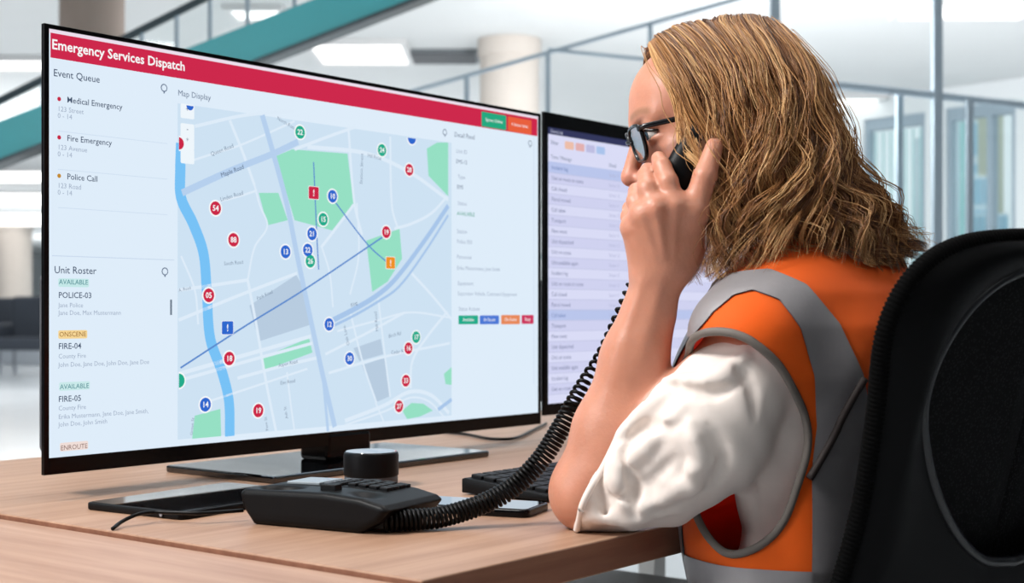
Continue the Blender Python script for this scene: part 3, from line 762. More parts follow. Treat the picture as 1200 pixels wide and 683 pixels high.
while z > b0 + 0.03:
    z -= 0.0187
    if i in (0, 14): S.rect((a0, z - 0.006), (a1, z + 0.0135), ui(186, 198, 236), 1); tm = ui(96, 120, 180)
    elif i % 2: S.rect((a0, z - 0.006), (a1, z + 0.0135), ui(208, 210, 240), 1); tm = ui(110, 118, 156)
    else: tm = ui(110, 118, 156)
    S.rect((a0, z - 0.0064), (a1, z - 0.0056), ui(184, 188, 220), 2)
    S.text((a0 + 0.010, z), names[(i * 3) % 10], 0.0105, tm, 3); S.text((a0 + 0.19, z), 'Street 12' if i % 3 else 'Sector 4', 0.0095, ui(176, 180, 214), 3)
    S.text((a0 + 0.33, z), names[(i * 7 + 2) % 10], 0.0095, ui(140, 146, 190), 3)
    if i in (15, 16, 18, 20): S.rrect((a0 + 0.268, z - 0.004), (a0 + 0.292, z + 0.011), 0.003, ui(*((126, 170, 240), (236, 190, 160))[i % 2]), 3)
    S.rrect((a0 + 0.75, z - 0.003), (a0 + 0.80, z + 0.010), 0.003, ui(*((150, 190, 240), (170, 220, 205))[i % 2]), 3)
    i += 1
S.mb.build('screen', S.mats, mon2)
# thin power cord lying behind the monitors
pts = [on_plane_z(518, 506, DESK_Z + 0.004), on_plane_z(545, 508.5, DESK_Z + 0.004), on_plane_z(575, 514, DESK_Z + 0.004), on_plane_z(600, 514, DESK_Z + 0.004), on_plane_z(622, 505, DESK_Z + 0.004), on_plane_z(640, 496, DESK_Z + 0.004)]
m = MB(); m.tube(spline(pts, 40), 0.0028, 8); tag(m.build('power_cord', M_blkr, smooth=True), 'thin dark power cord curving over the desk under the second monitor', 'cord')
# ================================================================== DESK ITEMS
def slab(name, label, cat, near, far_dir, lx, ly, th, glass_in, mats, extra=None):
    """flat device: near corner, axis along lx, perpendicular away"""
    d = np.array([far_dir[0], far_dir[1], 0.]); d /= np.linalg.norm(d); e = np.array([-d[1], d[0], 0.])
    if e[1] < 0: e = -e
    o = np.array([near[0], near[1], DESK_Z]); ax = (d, e, ZU)
    r = thing(name, o + d * lx / 2 + e * ly / 2, label, cat)
    def rr(x0, y0, x1, y1, rad):
        p = []
        for cx, cy, a0 in ((x1 - rad, y1 - rad, 0), (x0 + rad, y1 - rad, 90), (x0 + rad, y0 + rad, 180), (x1 - rad, y0 + rad, 270)):
            for i in range(6): p.append((cx + rad * math.cos(math.radians(a0 + i * 18)), cy + rad * math.sin(math.radians(a0 + i * 18))))
        return p
    m = MB(); m.prism(o, ax, rr(0, 0, lx, ly, 0.009), 0.0003, th, bev=0.0018); m.build('body', mats[0], r, auto=50)
    g = glass_in
    m = MB(); m.prism(o, ax, rr(g, g, lx - g, ly - g, 0.006), th - 0.0004, th + 0.0005); m.build('screen', mats[1], r)
    if extra: extra(r, o, ax, lx, ly, th)
    return r
# tablet
nc = on_plane_z(213, 610, DESK_Z); fc = on_plane_z(99, 597, DESK_Z)
def tab_x(r, o, ax, lx, ly, th):
    m = MB()
    m.lathe(o + ax[0] * 0.03 + ax[1] * -0.001 + ZU * (th * 0.5), [(0.0, -0.0), (0.0022, 0.0), (0.0022, 0.0014)], 12, ax=(ax[0], ZU, -ax[1])); m.build('side_button', M_silver, r)
slab('tablet', 'black tablet lying on the desk left of the telephone', 'tablet', nc, fc - nc, np.linalg.norm(fc - nc), 0.225, 0.0085, 0.004, (M_blkm, M_pglass), tab_x)
# smartphone
nc = on_plane_z(637, 603, DESK_Z); fc = on_plane_z(500, 599, DESK_Z)
nc = on_plane_z(618, 607.5, DESK_Z)
dv = np.array([-0.93, 0.37, 0])
def ph_x(r, o, ax, lx, ly, th):
    m = MB(); m.box(o, ax, (0.05, -0.0008, 0.003), (0.075, 0.0006, 0.0055), bev=0.0004); m.build('side_button', M_grey, r)
slab('smartphone', 'black smartphone lying on the desk in front of the keyboard', 'phone', nc, dv, 0.15, 0.072, 0.009, 0.003, (M_blk, M_pglass), ph_x)
# smart speaker puck
c = on_plane_z(435, 568, DESK_Z)
c = np.array([(435 - 600) / FPX * 1.815, 1.815, DESK_Z])
r = thing('smart_speaker', c, 'round black puck speaker standing behind the telephone', 'speaker')
R = 0.0355
m = MB(); m.lathe(c, [(R * 0.90, 0.0), (R * 0.97, 0.003), (R * 0.97, 0.012), (R * 0.955, 0.0135)], 48); m.build('base_ring', M_grey, r, auto=40)
m = MB(); m.lathe(c, [(R * 0.96, 0.0135), (R, 0.015), (R, 0.040), (R * 0.975, 0.0435), (R * 0.93, 0.0445)], 48); m.build('body', M_blkm, r, auto=40)
m = MB(); m.lathe(c, [(R * 0.93, 0.0445), (R * 0.92, 0.0452), (R * 0.1, 0.0452)], 48); m.build('top_plate', M_pglass, r, auto=40)
# keyboard
kc = on_plane_z(541, 579, DESK_Z)
r = thing('keyboard', kc + D1 * 0.22, 'black computer keyboard half hidden by the forearm', 'keyboard')
kax = (D1, D2, ZU)
KL, KD = 0.42, 0.132
kq = kc - D2 * KD
m = MB()
prof = [(0.0, 0.002), (KD, 0.002), (KD, 0.019), (KD - 0.004, 0.0205), (0.004, 0.010), (0, 0.008)]
m.prism(kq, (D2, ZU, D1), prof, 0.0, KL, bev=0.0012); m.build('body', M_blkm, r, auto=40)
for s in (0.05, KL - 0.05):
    for t in (0.012, KD - 0.012):
        m = MB(); m.box(kq, kax, (s - 0.012, t - 0.006, 0), (s + 0.012, t + 0.006, 0.004)); m.build('foot', M_blkr, r)
rows, cols = 6, 20
sl = (0.0205 - 0.010) / (KD - 0.008)
tax = np.array([0, 0, 0.]) + D2 + ZU * sl; tax /= np.linalg.norm(tax); nax = np.cross(D1, tax)
ks = MB()
ko = kq + D2 * 0.004 + ZU * 0.010
nk = 0
for j in range(rows):
    x = 0.008
    cc = cols if j else 12
    kw = (KL - 0.016) / cols
    for i in range(cols):
        if j == 0 and 5 <= i <= 9:
            if i > 5: continue
            w = kw * 5
        else: w = kw
        x0 = 0.008 + i * kw
        if nk < 100:
            k1 = MB(); k1.box(ko, (D1, tax, nax), (x0 + 0.0012, 0.004 + j * 0.0198 + 0.0012, -0.001), (x0 + w - 0.0012, 0.004 + (j + 1) * 0.0198 - 0.0012, 0.0045), bev=0.0012, seg=1); k1.build('key', M_key, r)
        else:
            ks.box(ko, (D1, tax, nax), (x0 + 0.0012, 0.004 + j * 0.0198 + 0.0012, -0.001), (x0 + w - 0.0012, 0.004 + (j + 1) * 0.0198 - 0.0012, 0.0045), bev=0.0012, seg=1)
        nk += 1
if ks.v: tag(ks.build('key_rows', M_key, r), kind='stuff')

# ---- desk telephone
tA = on_plane_z(431, 627, DESK_Z); tB = on_plane_z(288, 614, DESK_Z)
tp = tB - tA; LP = np.linalg.norm(tp); tp /= LP; tq = np.array([-tp[1], tp[0], 0.])
if tq[1] < 0: tq = -tq
TAX = np.array([tp, tq, ZU]); TO = tA.copy(); TO[2] = DESK_Z
QW = 0.112
def tel_w(p, q, z): return TO + p * tp + q * tq + z * ZU
prof = np.array([(0.012, 0.0), (LP - 0.008, 0.0), (LP + 0.006, 0.018), (LP + 0.010, 0.033), (LP + 0.004, 0.037), (0.055, 0.039), (0.012, 0.036), (-0.016, 0.030), (-0.023, 0.025), (-0.012, 0.013)])
def tel_sdf(p):
    q = (p - TO) @ TAX.T
    rr = 0.006
    # footprint pulls in towards the far front corner
    d2 = sd_poly(q[..., [0, 2]], prof * 1.0)
    dq = np.maximum(-q[..., 1] + 0.0 + 0.10 * np.maximum(0.0, 0.012 - q[..., 2]), q[..., 1] - QW)
    a, b = d2 + rr, dq + rr
    d = np.minimum(np.maximum(a, b), 0) + np.sqrt(np.maximum(a, 0) ** 2 + np.maximum(b, 0) ** 2) - rr
    return d
tel = SDF()
tel.add(tel_sdf, np.minimum(tA, tB) - 0.2, np.maximum(tA, tB) + 0.25)
# cradle pits for the handset and the parting groove
tel.ell(tel_w(LP - 0.028, 0.028, 0.047), (0.030, 0.022, 0.022), TAX, 0.004, '-')
tel.ell(tel_w(0.018, 0.028, 0.051), (0.026, 0.022, 0.020), TAX, 0.004, '-')
tel.cone(tel_w(LP + 0.02, 0.053, 0.0385), tel_w(-0.02, 0.053, 0.0375), 0.0022, 0.0022, 0.001, '-')
lo = np.array([min(tA[0], tB[0]) - 0.09, min(tA[1], tB[1]) - 0.06, DESK_Z - 0.01]); hi = np.array([max(tA[0], tB[0]) + 0.14, max(tA[1], tB[1]) + 0.2, DESK_Z + 0.07])
V, F = sdf_mesh(tel, lo, hi, 0.0016, smooth_it=1)
V[:, 2] = np.maximum(V[:, 2], DESK_Z + 0.0002)
r = thing('desk_telephone', TO + tp * LP / 2 + tq * QW / 2, 'black corded desk telephone without its handset, beside the tablet', 'telephone')
obj('body', V, F, M_blkm, r, smooth=True)
def tel_top(p): return float(np.interp(p, [-0.016, 0.012, 0.055, LP + 0.004], [0.030, 0.036, 0.039, 0.037]))
def on_top(p0, p1, q0, q1, h0, h1, mat, name, bev=0.001, parent=None):
    z0, z1 = tel_top(p0), tel_top(p1)
    a = tel_w(p0, q0, z0); u = tel_w(p1, q0, z1) - a; lu = np.linalg.norm(u); u /= lu; nn = np.cross(u, tq); nn = nn if nn[2] > 0 else -nn
    m = MB(); m.box(a, (u, tq, nn), (0, 0, h0), (lu, q1 - q0, h1), bev=bev, seg=2); return m.build(name, mat, parent or r)
on_top(LP - 0.052, LP - 0.008, 0.060, 0.104, -0.001, 0.0025, M_lcd, 'display')
for i in range(4):
    for j in range(3):
        p0 = 0.016 + i * 0.0135; q0 = 0.060 + j * 0.0125; on_top(p0, p0 + 0.0105, q0, q0 + 0.0105, -0.001, 0.0035, M_key, 'number_key')
for i in range(5):
    q0 = 0.059 + i * 0.0095; on_top(0.076, 0.084, q0, q0 + 0.0078, -0.001, 0.003, M_key, 'function_key')
for i in range(4):
    q0 = 0.059 + i * 0.0115; on_top(0.090, 0.097, q0, q0 + 0.0095, -0.001, 0.003, M_grey, 'function_key')
for i in range(3):
    p0 = 0.016 + i * 0.018; on_top(p0, p0 + 0.014, 0.0985, 0.106, -0.001, 0.003, M_key, 'memory_key')
on_top(0.055, 0.075, 0.022, 0.034, -0.002, 0.006, M_key, 'hook_switch')
m = MB(); m.box(tel_w(0.004, 0.02, 0.004), TAX, (-0.014, -0.006, 0), (0.006, 0.008, 0.010), bev=0.0015); m.build('cord_socket', M_blkr, r)
# line cable of the telephone
pts = [on_plane_z(132, 619.5, DESK_Z + 0.0022), on_plane_z(143, 611, DESK_Z + 0.006), on_plane_z(160, 603, DESK_Z + 0.0112), on_plane_z(178, 600, DESK_Z + 0.0112), on_plane_z(203, 600.5, DESK_Z + 0.0112), on_plane_z(238, 601, DESK_Z + 0.0112), on_plane_z(285, 598, DESK_Z + 0.0112)]
pts = np.array(pts)
m = MB(); m.tube(spline(pts, 50), 0.0021, 8); tag(m.build('telephone_cable', M_blkr, smooth=True), 'thin black telephone cable crossing the tablet to the desk seam', 'cable')

# ---- handset (held) and coiled cord
HE = P(834, 143, 1.450); HM = P(764, 268, 1.452)
hx = HM - HE; HL = np.linalg.norm(hx); hx /= HL
hn = np.array([0.12, 1.0, 0.05]); hn -= hx * hn.dot(hx); hn /= np.linalg.norm(hn); hs = np.cross(hx, hn)    # hn: towards the face
HAX = np.array([hx, hs, hn])
hand = SDF()
def hw(a, b, c): return HE + hx * a + hs * b + hn * c
hand.ell(hw(0.008, 0, 0.000), (0.030, 0.0255, 0.0135), HAX, 0.006)
hand.ell(hw(HL - 0.008, 0, 0.000), (0.030, 0.0245, 0.0135), HAX, 0.006)
g = spline(np.array([hw(0.0, 0, -0.001), hw(HL * 0.25, 0, -0.0055), hw(HL * 0.5, 0, -0.0075), hw(HL * 0.75, 0, -0.0055), hw(HL, 0, -0.001)]), 9)
for i in range(9):
    hand.ell(g[i], (0.017, 0.0205, 0.0105), HAX, 0.008)
hand.ell(hw(0.006, 0, 0.014), (0.017, 0.015, 0.006), HAX, 0.003)
hand.ell(hw(HL - 0.006, 0, 0.014), (0.015, 0.014, 0.006), HAX, 0.003)
V, F = sdf_mesh(hand, np.minimum(HE, HM) - 0.06, np.maximum(HE, HM) + 0.06, 0.0016, smooth_it=1)
r = thing('telephone_handset', (HE + HM) / 2, 'black telephone handset held to the ear by the raised hand', 'telephone handset')
obj('grip', V, F, M_blkm, r, smooth=True)
for c in (hw(0.006, 0, 0.0195), hw(HL - 0.006, 0, 0.0195)):
    m = MB(); m.lathe(c, [(0.011, 0), (0.011, 0.0012), (0.0095, 0.0018)], 24, ax=(hx, hs, hn)); m.build('speaker_grille', M_grey, r, auto=40)
m = MB(); m.tube([hw(HL + 0.018, 0, 0.0), hw(HL + 0.03, 0, 0.0)], 0.0035, 10); m.build('cord_plug', M_blkr, r)
hend = hw(HL + 0.031, 0, 0)
cpts = [tel_w(0.0, 0.024, 0.012) , P(452, 615, 1.43), P(490, 611, 1.44), P(545, 598, 1.462), P(592, 577, 1.475), P(630, 543, 1.482), P(655, 505, 1.490), P(676, 464, 1.50), P(692, 434, 1.512), P(707, 408, 1.525), P(728, 360, 1.535), P(748, 312, 1.515), hend]
path = spline(np.array(cpts), 1400)
path[:, 2] = np.maximum(path[:, 2], DESK_Z + 0.0122)
sL = np.concatenate([[0], np.cumsum(np.linalg.norm(np.diff(path, axis=0), axis=1))])
tan = np.gradient(path, axis=0); tan /= np.linalg.norm(tan, axis=1)[:, None]
nn = np.cross(tan, np.array([0, 0.0, 1.0])); nn /= np.linalg.norm(nn, axis=1)[:, None]; bb = np.cross(tan, nn)
stretch = np.interp(path[:, 1], [1.49, 1.515], [0, 1])
pitch = 0.0047 + 0.0050 * stretch; rad = 0.0095 - 0.0055 * stretch
rad *= np.clip(sL / 0.008, 0.05, 1) * np.clip((sL[-1] - sL) / 0.01, 0.05, 1)
ph = np.cumsum(np.gradient(sL) / pitch) * 2 * np.pi
n = int(ph[-1] / (2 * np.pi) * 15)
pi = np.linspace(ph[0], ph[-1], n); ip = lambda a: np.interp(pi, ph, a)
hel = np.stack([ip(path[:, i]) for i in range(3)], 1) + ip(rad)[:, None] * (np.cos(pi)[:, None] * np.stack([ip(nn[:, i]) for i in range(3)], 1) + np.sin(pi)[:, None] * np.stack([ip(bb[:, i]) for i in range(3)], 1))
m = MB(); m.tube(hel, 0.0020, 6); tag(m.build('coiled_cord', M_blkr, smooth=True), 'black coiled cord rising from the telephone to the held handset', 'cord')

# ================================================================== OFFICE CHAIR
CA = np.array([0.80, 0.60, 0.0]); CN = np.array([0.60, -0.80, 0.0])      # lateral, backwards
M_frame = plain('chair_black_plastic', srgb(4, 4, 5), 0.5, spec=0.08, noise=0.15, nscale=40, bump=0.05, bscale=700)
M_rim = plain('chair_rim_textile', srgb(5, 5, 5), 0.8, spec=0.05, noise=0.2, nscale=300)
m_, N_, L_, B_ = new_mat('chair_mesh_fabric')
B_.inputs['Base Color'].default_value = srgb(13, 13, 15); B_.inputs['Roughness'].default_value = 0.75; B_.inputs['Specular IOR Level'].default_value = 0.08
tc_ = N_.new('ShaderNodeTexCoord'); ck = N_.new('ShaderNodeTexVoronoi'); ck.inputs['Scale'].default_value = 320
L_.new(tc_.outputs['Object'], ck.inputs['Vector'])
cr_ = N_.new('ShaderNodeValToRGB'); cr_.color_ramp.elements[0].position = 0.2; cr_.color_ramp.elements[0].color = srgb(26, 26, 28); cr_.color_ramp.elements[1].position = 0.45; cr_.color_ramp.elements[1].color = srgb(4, 4, 5)
L_.new(ck.outputs['Distance'], cr_.inputs['Fac']); L_.new(cr_.outputs['Color'], B_.inputs['Base Color'])
M_mesh = m_
HB0, HB1 = 0.545, 1.033                                   # back bottom / top heights
CC = np.array([0.315, 1.25, 0.0]) + CA * 0.223 + CN * 0.02            # centre of the back at mid height
def back_pt(a, h, off=0.0):
    """a lateral, h height above HB0; curved around the sitter and leaning back"""
    lean = (h - 0.27) * 0.27
    curve = -0.30 * a * a + 0.02 * math.cos(min(max((h - 0.15) / 0.2, -1.6), 1.6))* 0
    return CC + CA * a + CN * (lean + curve + off) + ZU * (HB0 + h)
HGT = HB1 - HB0
def outline(n, inset=0.0):
    pts = []
    ctrl = [(0.0, HGT), (0.12, HGT - 0.003), (0.185, HGT - 0.014), (0.222, HGT - 0.040), (0.238, HGT - 0.085), (0.228, HGT - 0.16), (0.222, HGT - 0.26), (0.236, HGT - 0.36), (0.272, 0.06), (0.256, 0.016), (0.20, 0.0), (0.1, -0.004), (0.0, -0.005)]
    right = spline(np.array(ctrl), n)
    return np.concatenate([right, (right * np.array([-1, 1]))[::-1][1:-1]])
def opening(n):
    ctrl = [(0.0, HGT - 0.022), (0.09, HGT - 0.030), (0.145, HGT - 0.055), (0.178, HGT - 0.10), (0.185, HGT - 0.15), (0.165, HGT - 0.20), (0.128, HGT - 0.25), (0.085, HGT - 0.288), (0.045, HGT - 0.308), (0.0, HGT - 0.314)]
    right = spline(np.array(ctrl), n)
    return np.concatenate([right, (right * np.array([-1, 1]))[::-1][1:-1]])
NO = 60
out, ope = outline(NO), opening(NO); K = len(out)
cc0 = CC.copy(); cc0[2] = 0
chair = thing('office_chair', cc0 - CN * 0.22, 'black mesh-back office chair behind the seated person', 'chair')
# frame shell between outline and opening
v, f = [], []
nr = 7
for i in range(nr + 1):
    t = i / nr
    for k in range(K):
        a, h = out[k] * (1 - t) + ope[k] * t
        bulge = 0.014 * math.sin(math.pi * t) + 0.006 * t
        v.append(back_pt(a, h, bulge))
nA = len(v)
for i in range(nr + 1):
    t = i / nr
    for k in range(K):
        a, h = out[k] * (1 - t) + ope[k] * t
        v.append(back_pt(a, h, 0.014 * math.sin(math.pi * t) + 0.006 * t - 0.016))
for i in range(nr):
    for k in range(K):
        k2 = (k + 1) % K
        f.append((i * K + k, i * K + k2, (i + 1) * K + k2, (i + 1) * K + k)); f.append((nA + i * K + k, nA + (i + 1) * K + k, nA + (i + 1) * K + k2, nA + i * K + k2))
for k in range(K):
    k2 = (k + 1) % K
    f.append((k, nA + k, nA + k2, k2)); f.append((nr * K + k, nr * K + k2, nA + nr * K + k2, nA + nr * K + k))
obj('back_frame', v, f, M_frame, chair, auto=50)
# ribbed rim around the outline
rim = np.array([back_pt(a * 1.0, h, -0.006) for a, h in out]); rim = np.concatenate([rim, rim[:1]])
rim = spline(rim, 1800)
m = MB(); m.tube(rim, 0.0085 + 0.0007 * np.cos(np.arange(1800) * 2 * np.pi / 4.0), 10, cap=False); m.build('edge_rim', M_rim, chair, smooth=True)
lip = np.array([back_pt(a, h, 0.004) for a, h in ope]); lip = np.concatenate([lip, lip[:1]])
m = MB(); m.tube(spline(lip, 240), 0.0055, 8, cap=False); m.build('opening_lip', plain('satin_charcoal_plastic', srgb(14, 15, 19), 0.32, spec=0.35, noise=0.05), chair, smooth=True)
# mesh panel on the sitter's side
v, f = [], []
nr = 10
for i in range(nr + 1):
    t = i / nr
    for k in range(K):
        a, h = out[k] * 0.985 * (1 - t) + np.array([0, min(max(out[k][1], 0.16), 0.36)]) * t
        v.append(back_pt(a, h, -0.020 - 0.006 * math.sin(t * math.pi / 2)))
for i in range(nr):
    for k in range(K):
        k2 = (k + 1) % K; f.append((i * K + k, i * K + k2, (i + 1) * K + k2, (i + 1) * K + k))
o = obj('mesh_back', v, f, M_mesh, chair, smooth=True)
sm = o.modifiers.new('thick', 'SOLIDIFY'); sm.thickness = 0.004
# lumbar spar, back bar
sp = [back_pt(0, 0.10, 0.03), back_pt(0, 0.0, 0.035), CC + CN * -0.02 + ZU * (0.47), CC - CN * 0.14 + ZU * 0.425]
m = MB(); m.tube(spline(np.array(sp), 24), 0.024, 14, sq=(0.6, 1.5)); m.build('back_bar', M_frame, chair, smooth=True)
m = MB(); m.tube(np.array([back_pt(a, 0.13 + 0.25 * a * a, -0.012) for a in np.linspace(-0.15, 0.15, 15)]), 0.018, 12, sq=(0.4, 1.6)); m.build('lumbar_support', M_frame, chair, smooth=True)
sc_ = CC - CN * 0.25
st = MB()
pl = []
for k in range(48):
    a = 2 * math.pi * k / 48; c_, s_ = math.cos(a), math.sin(a); e = 0.42
    pl.append((0.245 * math.copysign(abs(c_) ** e, c_), 0.235 * math.copysign(abs(s_) ** e, s_)))
st.prism(sc_, (CA, -CN, ZU), pl, 0.385, 0.440, bev=0.018, seg=3); st.build('seat', M_rim, chair, auto=50)
m = MB(); m.box(sc_, (CA, -CN, ZU), (-0.1, -0.13, 0.35), (0.1, 0.13, 0.396), bev=0.01); m.build('tilt_mechanism', M_frame, chair)
m = MB(); m.lathe(sc_, [(0.028, 0.09), (0.028, 0.24), (0.018, 0.245), (0.018, 0.355)], 24); m.build('gas_lift', M_silver, chair, auto=40)
for k in range(5):
    a = 2 * math.pi * k / 5 + 0.3; d = np.array([math.cos(a), math.sin(a), 0])
    m = MB(); m.tube([sc_ + ZU * 0.115 + d * 0.02, sc_ + ZU * 0.105 + d * 0.15, sc_ + ZU * 0.085 + d * 0.30], [0.028, 0.023, 0.016], 12, sq=(0.7, 1.1)); lg = m.build('leg', M_frame, chair, smooth=True)
    w = MB(); e = np.array([-d[1], d[0], 0]); wc = sc_ + d * 0.29 + ZU * 0.028
    for s in (-0.016, 0.016): w.lathe(wc + e * s, [(0.005, -0.010), (0.026, -0.010), (0.028, -0.006), (0.028, 0.006), (0.026, 0.010), (0.005, 0.010)], 20, ax=(d, ZU, e))
    w.tube([wc + ZU * 0.02, sc_ + d * 0.29 + ZU * 0.085], 0.008, 8); w.build('caster', M_blkr, lg, auto=40)
# ================================================================== PERSON
T0 = np.array([0.325, 1.53, 0.0])
ta = math.radians(33)
FT = np.array([-math.cos(ta), math.sin(ta), 0.]); LT_ = np.array([-FT[1], FT[0], 0.])      # forward, left
AXT = np.array([FT, LT_, ZU])
def tw(u, l, z): return T0 + FT * u + LT_ * l + ZU * z
def tl(p): return (p - T0) @ AXT.T
def tor_fn(table, inflate=0.0, front=0.0):
    tb = np.array(table); zz = tb[:, 0]
    def fn(p):
        q = tl(p); z = q[..., 2]
        u0, af, ab, b = (np.interp(z, zz, tb[:, i]) for i in (1, 2, 3, 4))
        du = q[..., 0] - u0; a = np.where(du > 0, af + front, ab) + inflate; b = b + inflate
        e = 2.3
        rr = (np.abs(du / a) ** e + np.abs(q[..., 1] / b) ** e) ** (1 / e)
        d = (rr - 1) * np.minimum(a, b)
        return np.maximum(d, np.maximum(zz[0] - z, z - zz[-1] - inflate))
    return fn
TOR = [(0.43, -0.02, 0.10, 0.115, 0.165), (0.52, -0.015, 0.105, 0.12, 0.172), (0.60, -0.005, 0.100, 0.105, 0.150), (0.68, 0.0, 0.060, 0.097, 0.134), (0.74, 0.0, 0.046, 0.10, 0.134), (0.79, 0.0, 0.060, 0.10, 0.138),
       (0.85, 0.0, 0.112, 0.110, 0.150), (0.90, 0.0, 0.112, 0.112, 0.155), (0.95, -0.004, 0.092, 0.104, 0.150), (0.985, -0.01, 0.072, 0.088, 0.125), (1.02, -0.012, 0.056, 0.066, 0.085), (1.04, -0.012, 0.045, 0.05, 0.055)]
# contact: cloth and skin rest on the desk, the seat and the chair back instead of passing through them
def desk_st(V): q = V - CORNER; return q @ D1, q @ D2
def rest_on_desk(V, z0):
    V = V.copy(); s, t = desk_st(V); m = (s > 0) & (s < 2.12) & (t > 0.0005) & (t < 1.135) & (V[:, 2] > 0.70) & (V[:, 2] < z0); V[m, 2] = z0; return V
def keep_off_edge(V, gap):
    V = V.copy(); s, t = desk_st(V); w = np.clip(1 - np.maximum(np.maximum(0.70 - V[:, 2], V[:, 2] - 0.748), 0) / 0.05, 0, 1) ** 2
    w = w * (3 - 2 * np.sqrt(w)) * (V[:, 2] < 0.80) if False else w
    V -= (np.maximum(t + gap, 0) * w)[:, None] * D2; return V
def off_chair(V, gap):
    V = V.copy(); h = V[:, 2] - HB0; q = V - CC; a = q @ CA; d = q @ CN - ((h - 0.27) * 0.27 - 0.30 * a * a)
    w = np.clip((0.27 - np.abs(a)) / 0.04, 0, 1) * np.clip((h + 0.05) / 0.05, 0, 1)
    V -= (np.maximum(d + gap, 0) * w)[:, None] * CN; return V
# head frame
ha, hp = math.radians(0), math.radians(12)
F0 = np.array([-math.cos(ha), math.sin(ha), 0.]); HLf = np.array([-F0[1], F0[0], 0.])
HF = F0 * math.cos(hp) - ZU * math.sin(hp); HU = ZU * math.cos(hp) + F0 * math.sin(hp)
AXH = np.array([HF, HLf, HU]); HO = P(844, 141, 1.545); HS = 0.97
def hwd(u, l, w): return HO + HS * (HF * u + HLf * l + HU * w)
# key joints
SH_L = tw(0.0, 0.150, 0.915); SH_R = tw(0.0, -0.150, 0.915)
EL_L = P(691, 574, 1.462); WR_L = P(773, 322, 1.442)
EL_R = np.array([0.375, 1.87, 0.782]); WR_R = np.array([0.205, 2.02, 0.772])
NECK = tw(-0.015, 0, 1.03)
B = SDF()
def tbox(pad): c = [tw(u, l, z) for u in (-.15, .15) for l in (-.2, .2) for z in (0.42, 1.05)]; return np.min(c, 0) - pad, np.max(c, 0) + pad
tlo, thi = tbox(0.0)
B.add(tor_fn(TOR, -0.006), tlo, thi)
B.cone(tw(-0.01, 0.05, 1.0), SH_L + ZU * 0.012, 0.042, 0.044, 0.03); B.cone(tw(-0.01, -0.05, 1.0), SH_R + ZU * 0.012, 0.042, 0.044, 0.03)
B.cone(NECK, hwd(-0.022, 0, -0.06), 0.056, 0.053, 0.03)
# head
B.ell(hwd(-0.004, 0, 0.024), HS * np.array([0.094, 0.073, 0.079]), AXH, 0.01)
B.ell(hwd(0.040, 0, 0.030), HS * np.array([0.056, 0.060, 0.054]), AXH, 0.02)
B.ell(hwd(0.040, 0, -0.040), HS * np.array([0.048, 0.054, 0.066]), AXH, 0.03)
for s in (-1, 1):
    B.cone(hwd(0.004, s * 0.050, -0.058), hwd(0.068, s * 0.010, -0.104), HS * 0.017, HS * 0.015, 0.03)
    B.ell(hwd(0.056, s * 0.043, -0.030), HS * np.array([0.022, 0.018, 0.016]), AXH, 0.02)
    B.cone(hwd(0.089, s * 0.010, 0.017), hwd(0.074, s * 0.044, 0.016), HS * 0.008, HS * 0.007, 0.016)
B.ell(hwd(0.077, 0, -0.108), HS * np.array([0.014, 0.016, 0.013]), AXH, 0.015)
B.ell(hwd(0.074, 0, -0.074), HS * np.array([0.020, 0.030, 0.024]), AXH, 0.02)
for s in (-1, 1):
    B.ell(hwd(0.097, s * 0.032, -0.001), HS * np.array([0.016, 0.017, 0.013]), AXH, 0.012, '-')
B.cone(hwd(0.091, 0, 0.006), hwd(0.113, 0, -0.040), HS * 0.0075, HS * 0.0095, 0.014)
B.ell(hwd(0.112, 0, -0.043), HS * np.array([0.0105, 0.0105, 0.0095]), AXH, 0.006)
for s in (-1, 1):
    B.ell(hwd(0.100, s * 0.0125, -0.047), HS * np.array([0.010, 0.0065, 0.0075]), AXH, 0.006)
    B.ell(hwd(0.105, s * 0.0065, -0.0545), HS * np.array([0.006, 0.0035, 0.004]), AXH, 0.002, '-')
    # lids around the eyeball
    B.ell(hwd(0.0775, s * 0.0315, 0.0072), HS * np.array([0.0132, 0.0165, 0.0095]), AXH, 0.004)
    B.ell(hwd(0.0765, s * 0.0315, -0.0084), HS * np.array([0.0125, 0.0155, 0.0065]), AXH, 0.004)
    # ear
    B.ell(hwd(-0.006, s * 0.074, -0.008), HS * np.array([0.018, 0.007, 0.031]), AXH, 0.006)
    B.ell(hwd(-0.002, s * 0.082, -0.006), HS * np.array([0.010, 0.006, 0.018]), AXH, 0.004, '-')
B.ell(hwd(0.0905, 0, -0.0695), HS * np.array([0.009, 0.023, 0.0055]), AXH, 0.005)
B.ell(hwd(0.0885, 0, -0.0790), HS * np.array([0.009, 0.020, 0.0065]), AXH, 0.005)
B.cone(hwd(0.099, -0.020, -0.0742), hwd(0.099, 0.020, -0.0742), 0.0018, 0.0018, 0.002, '-')
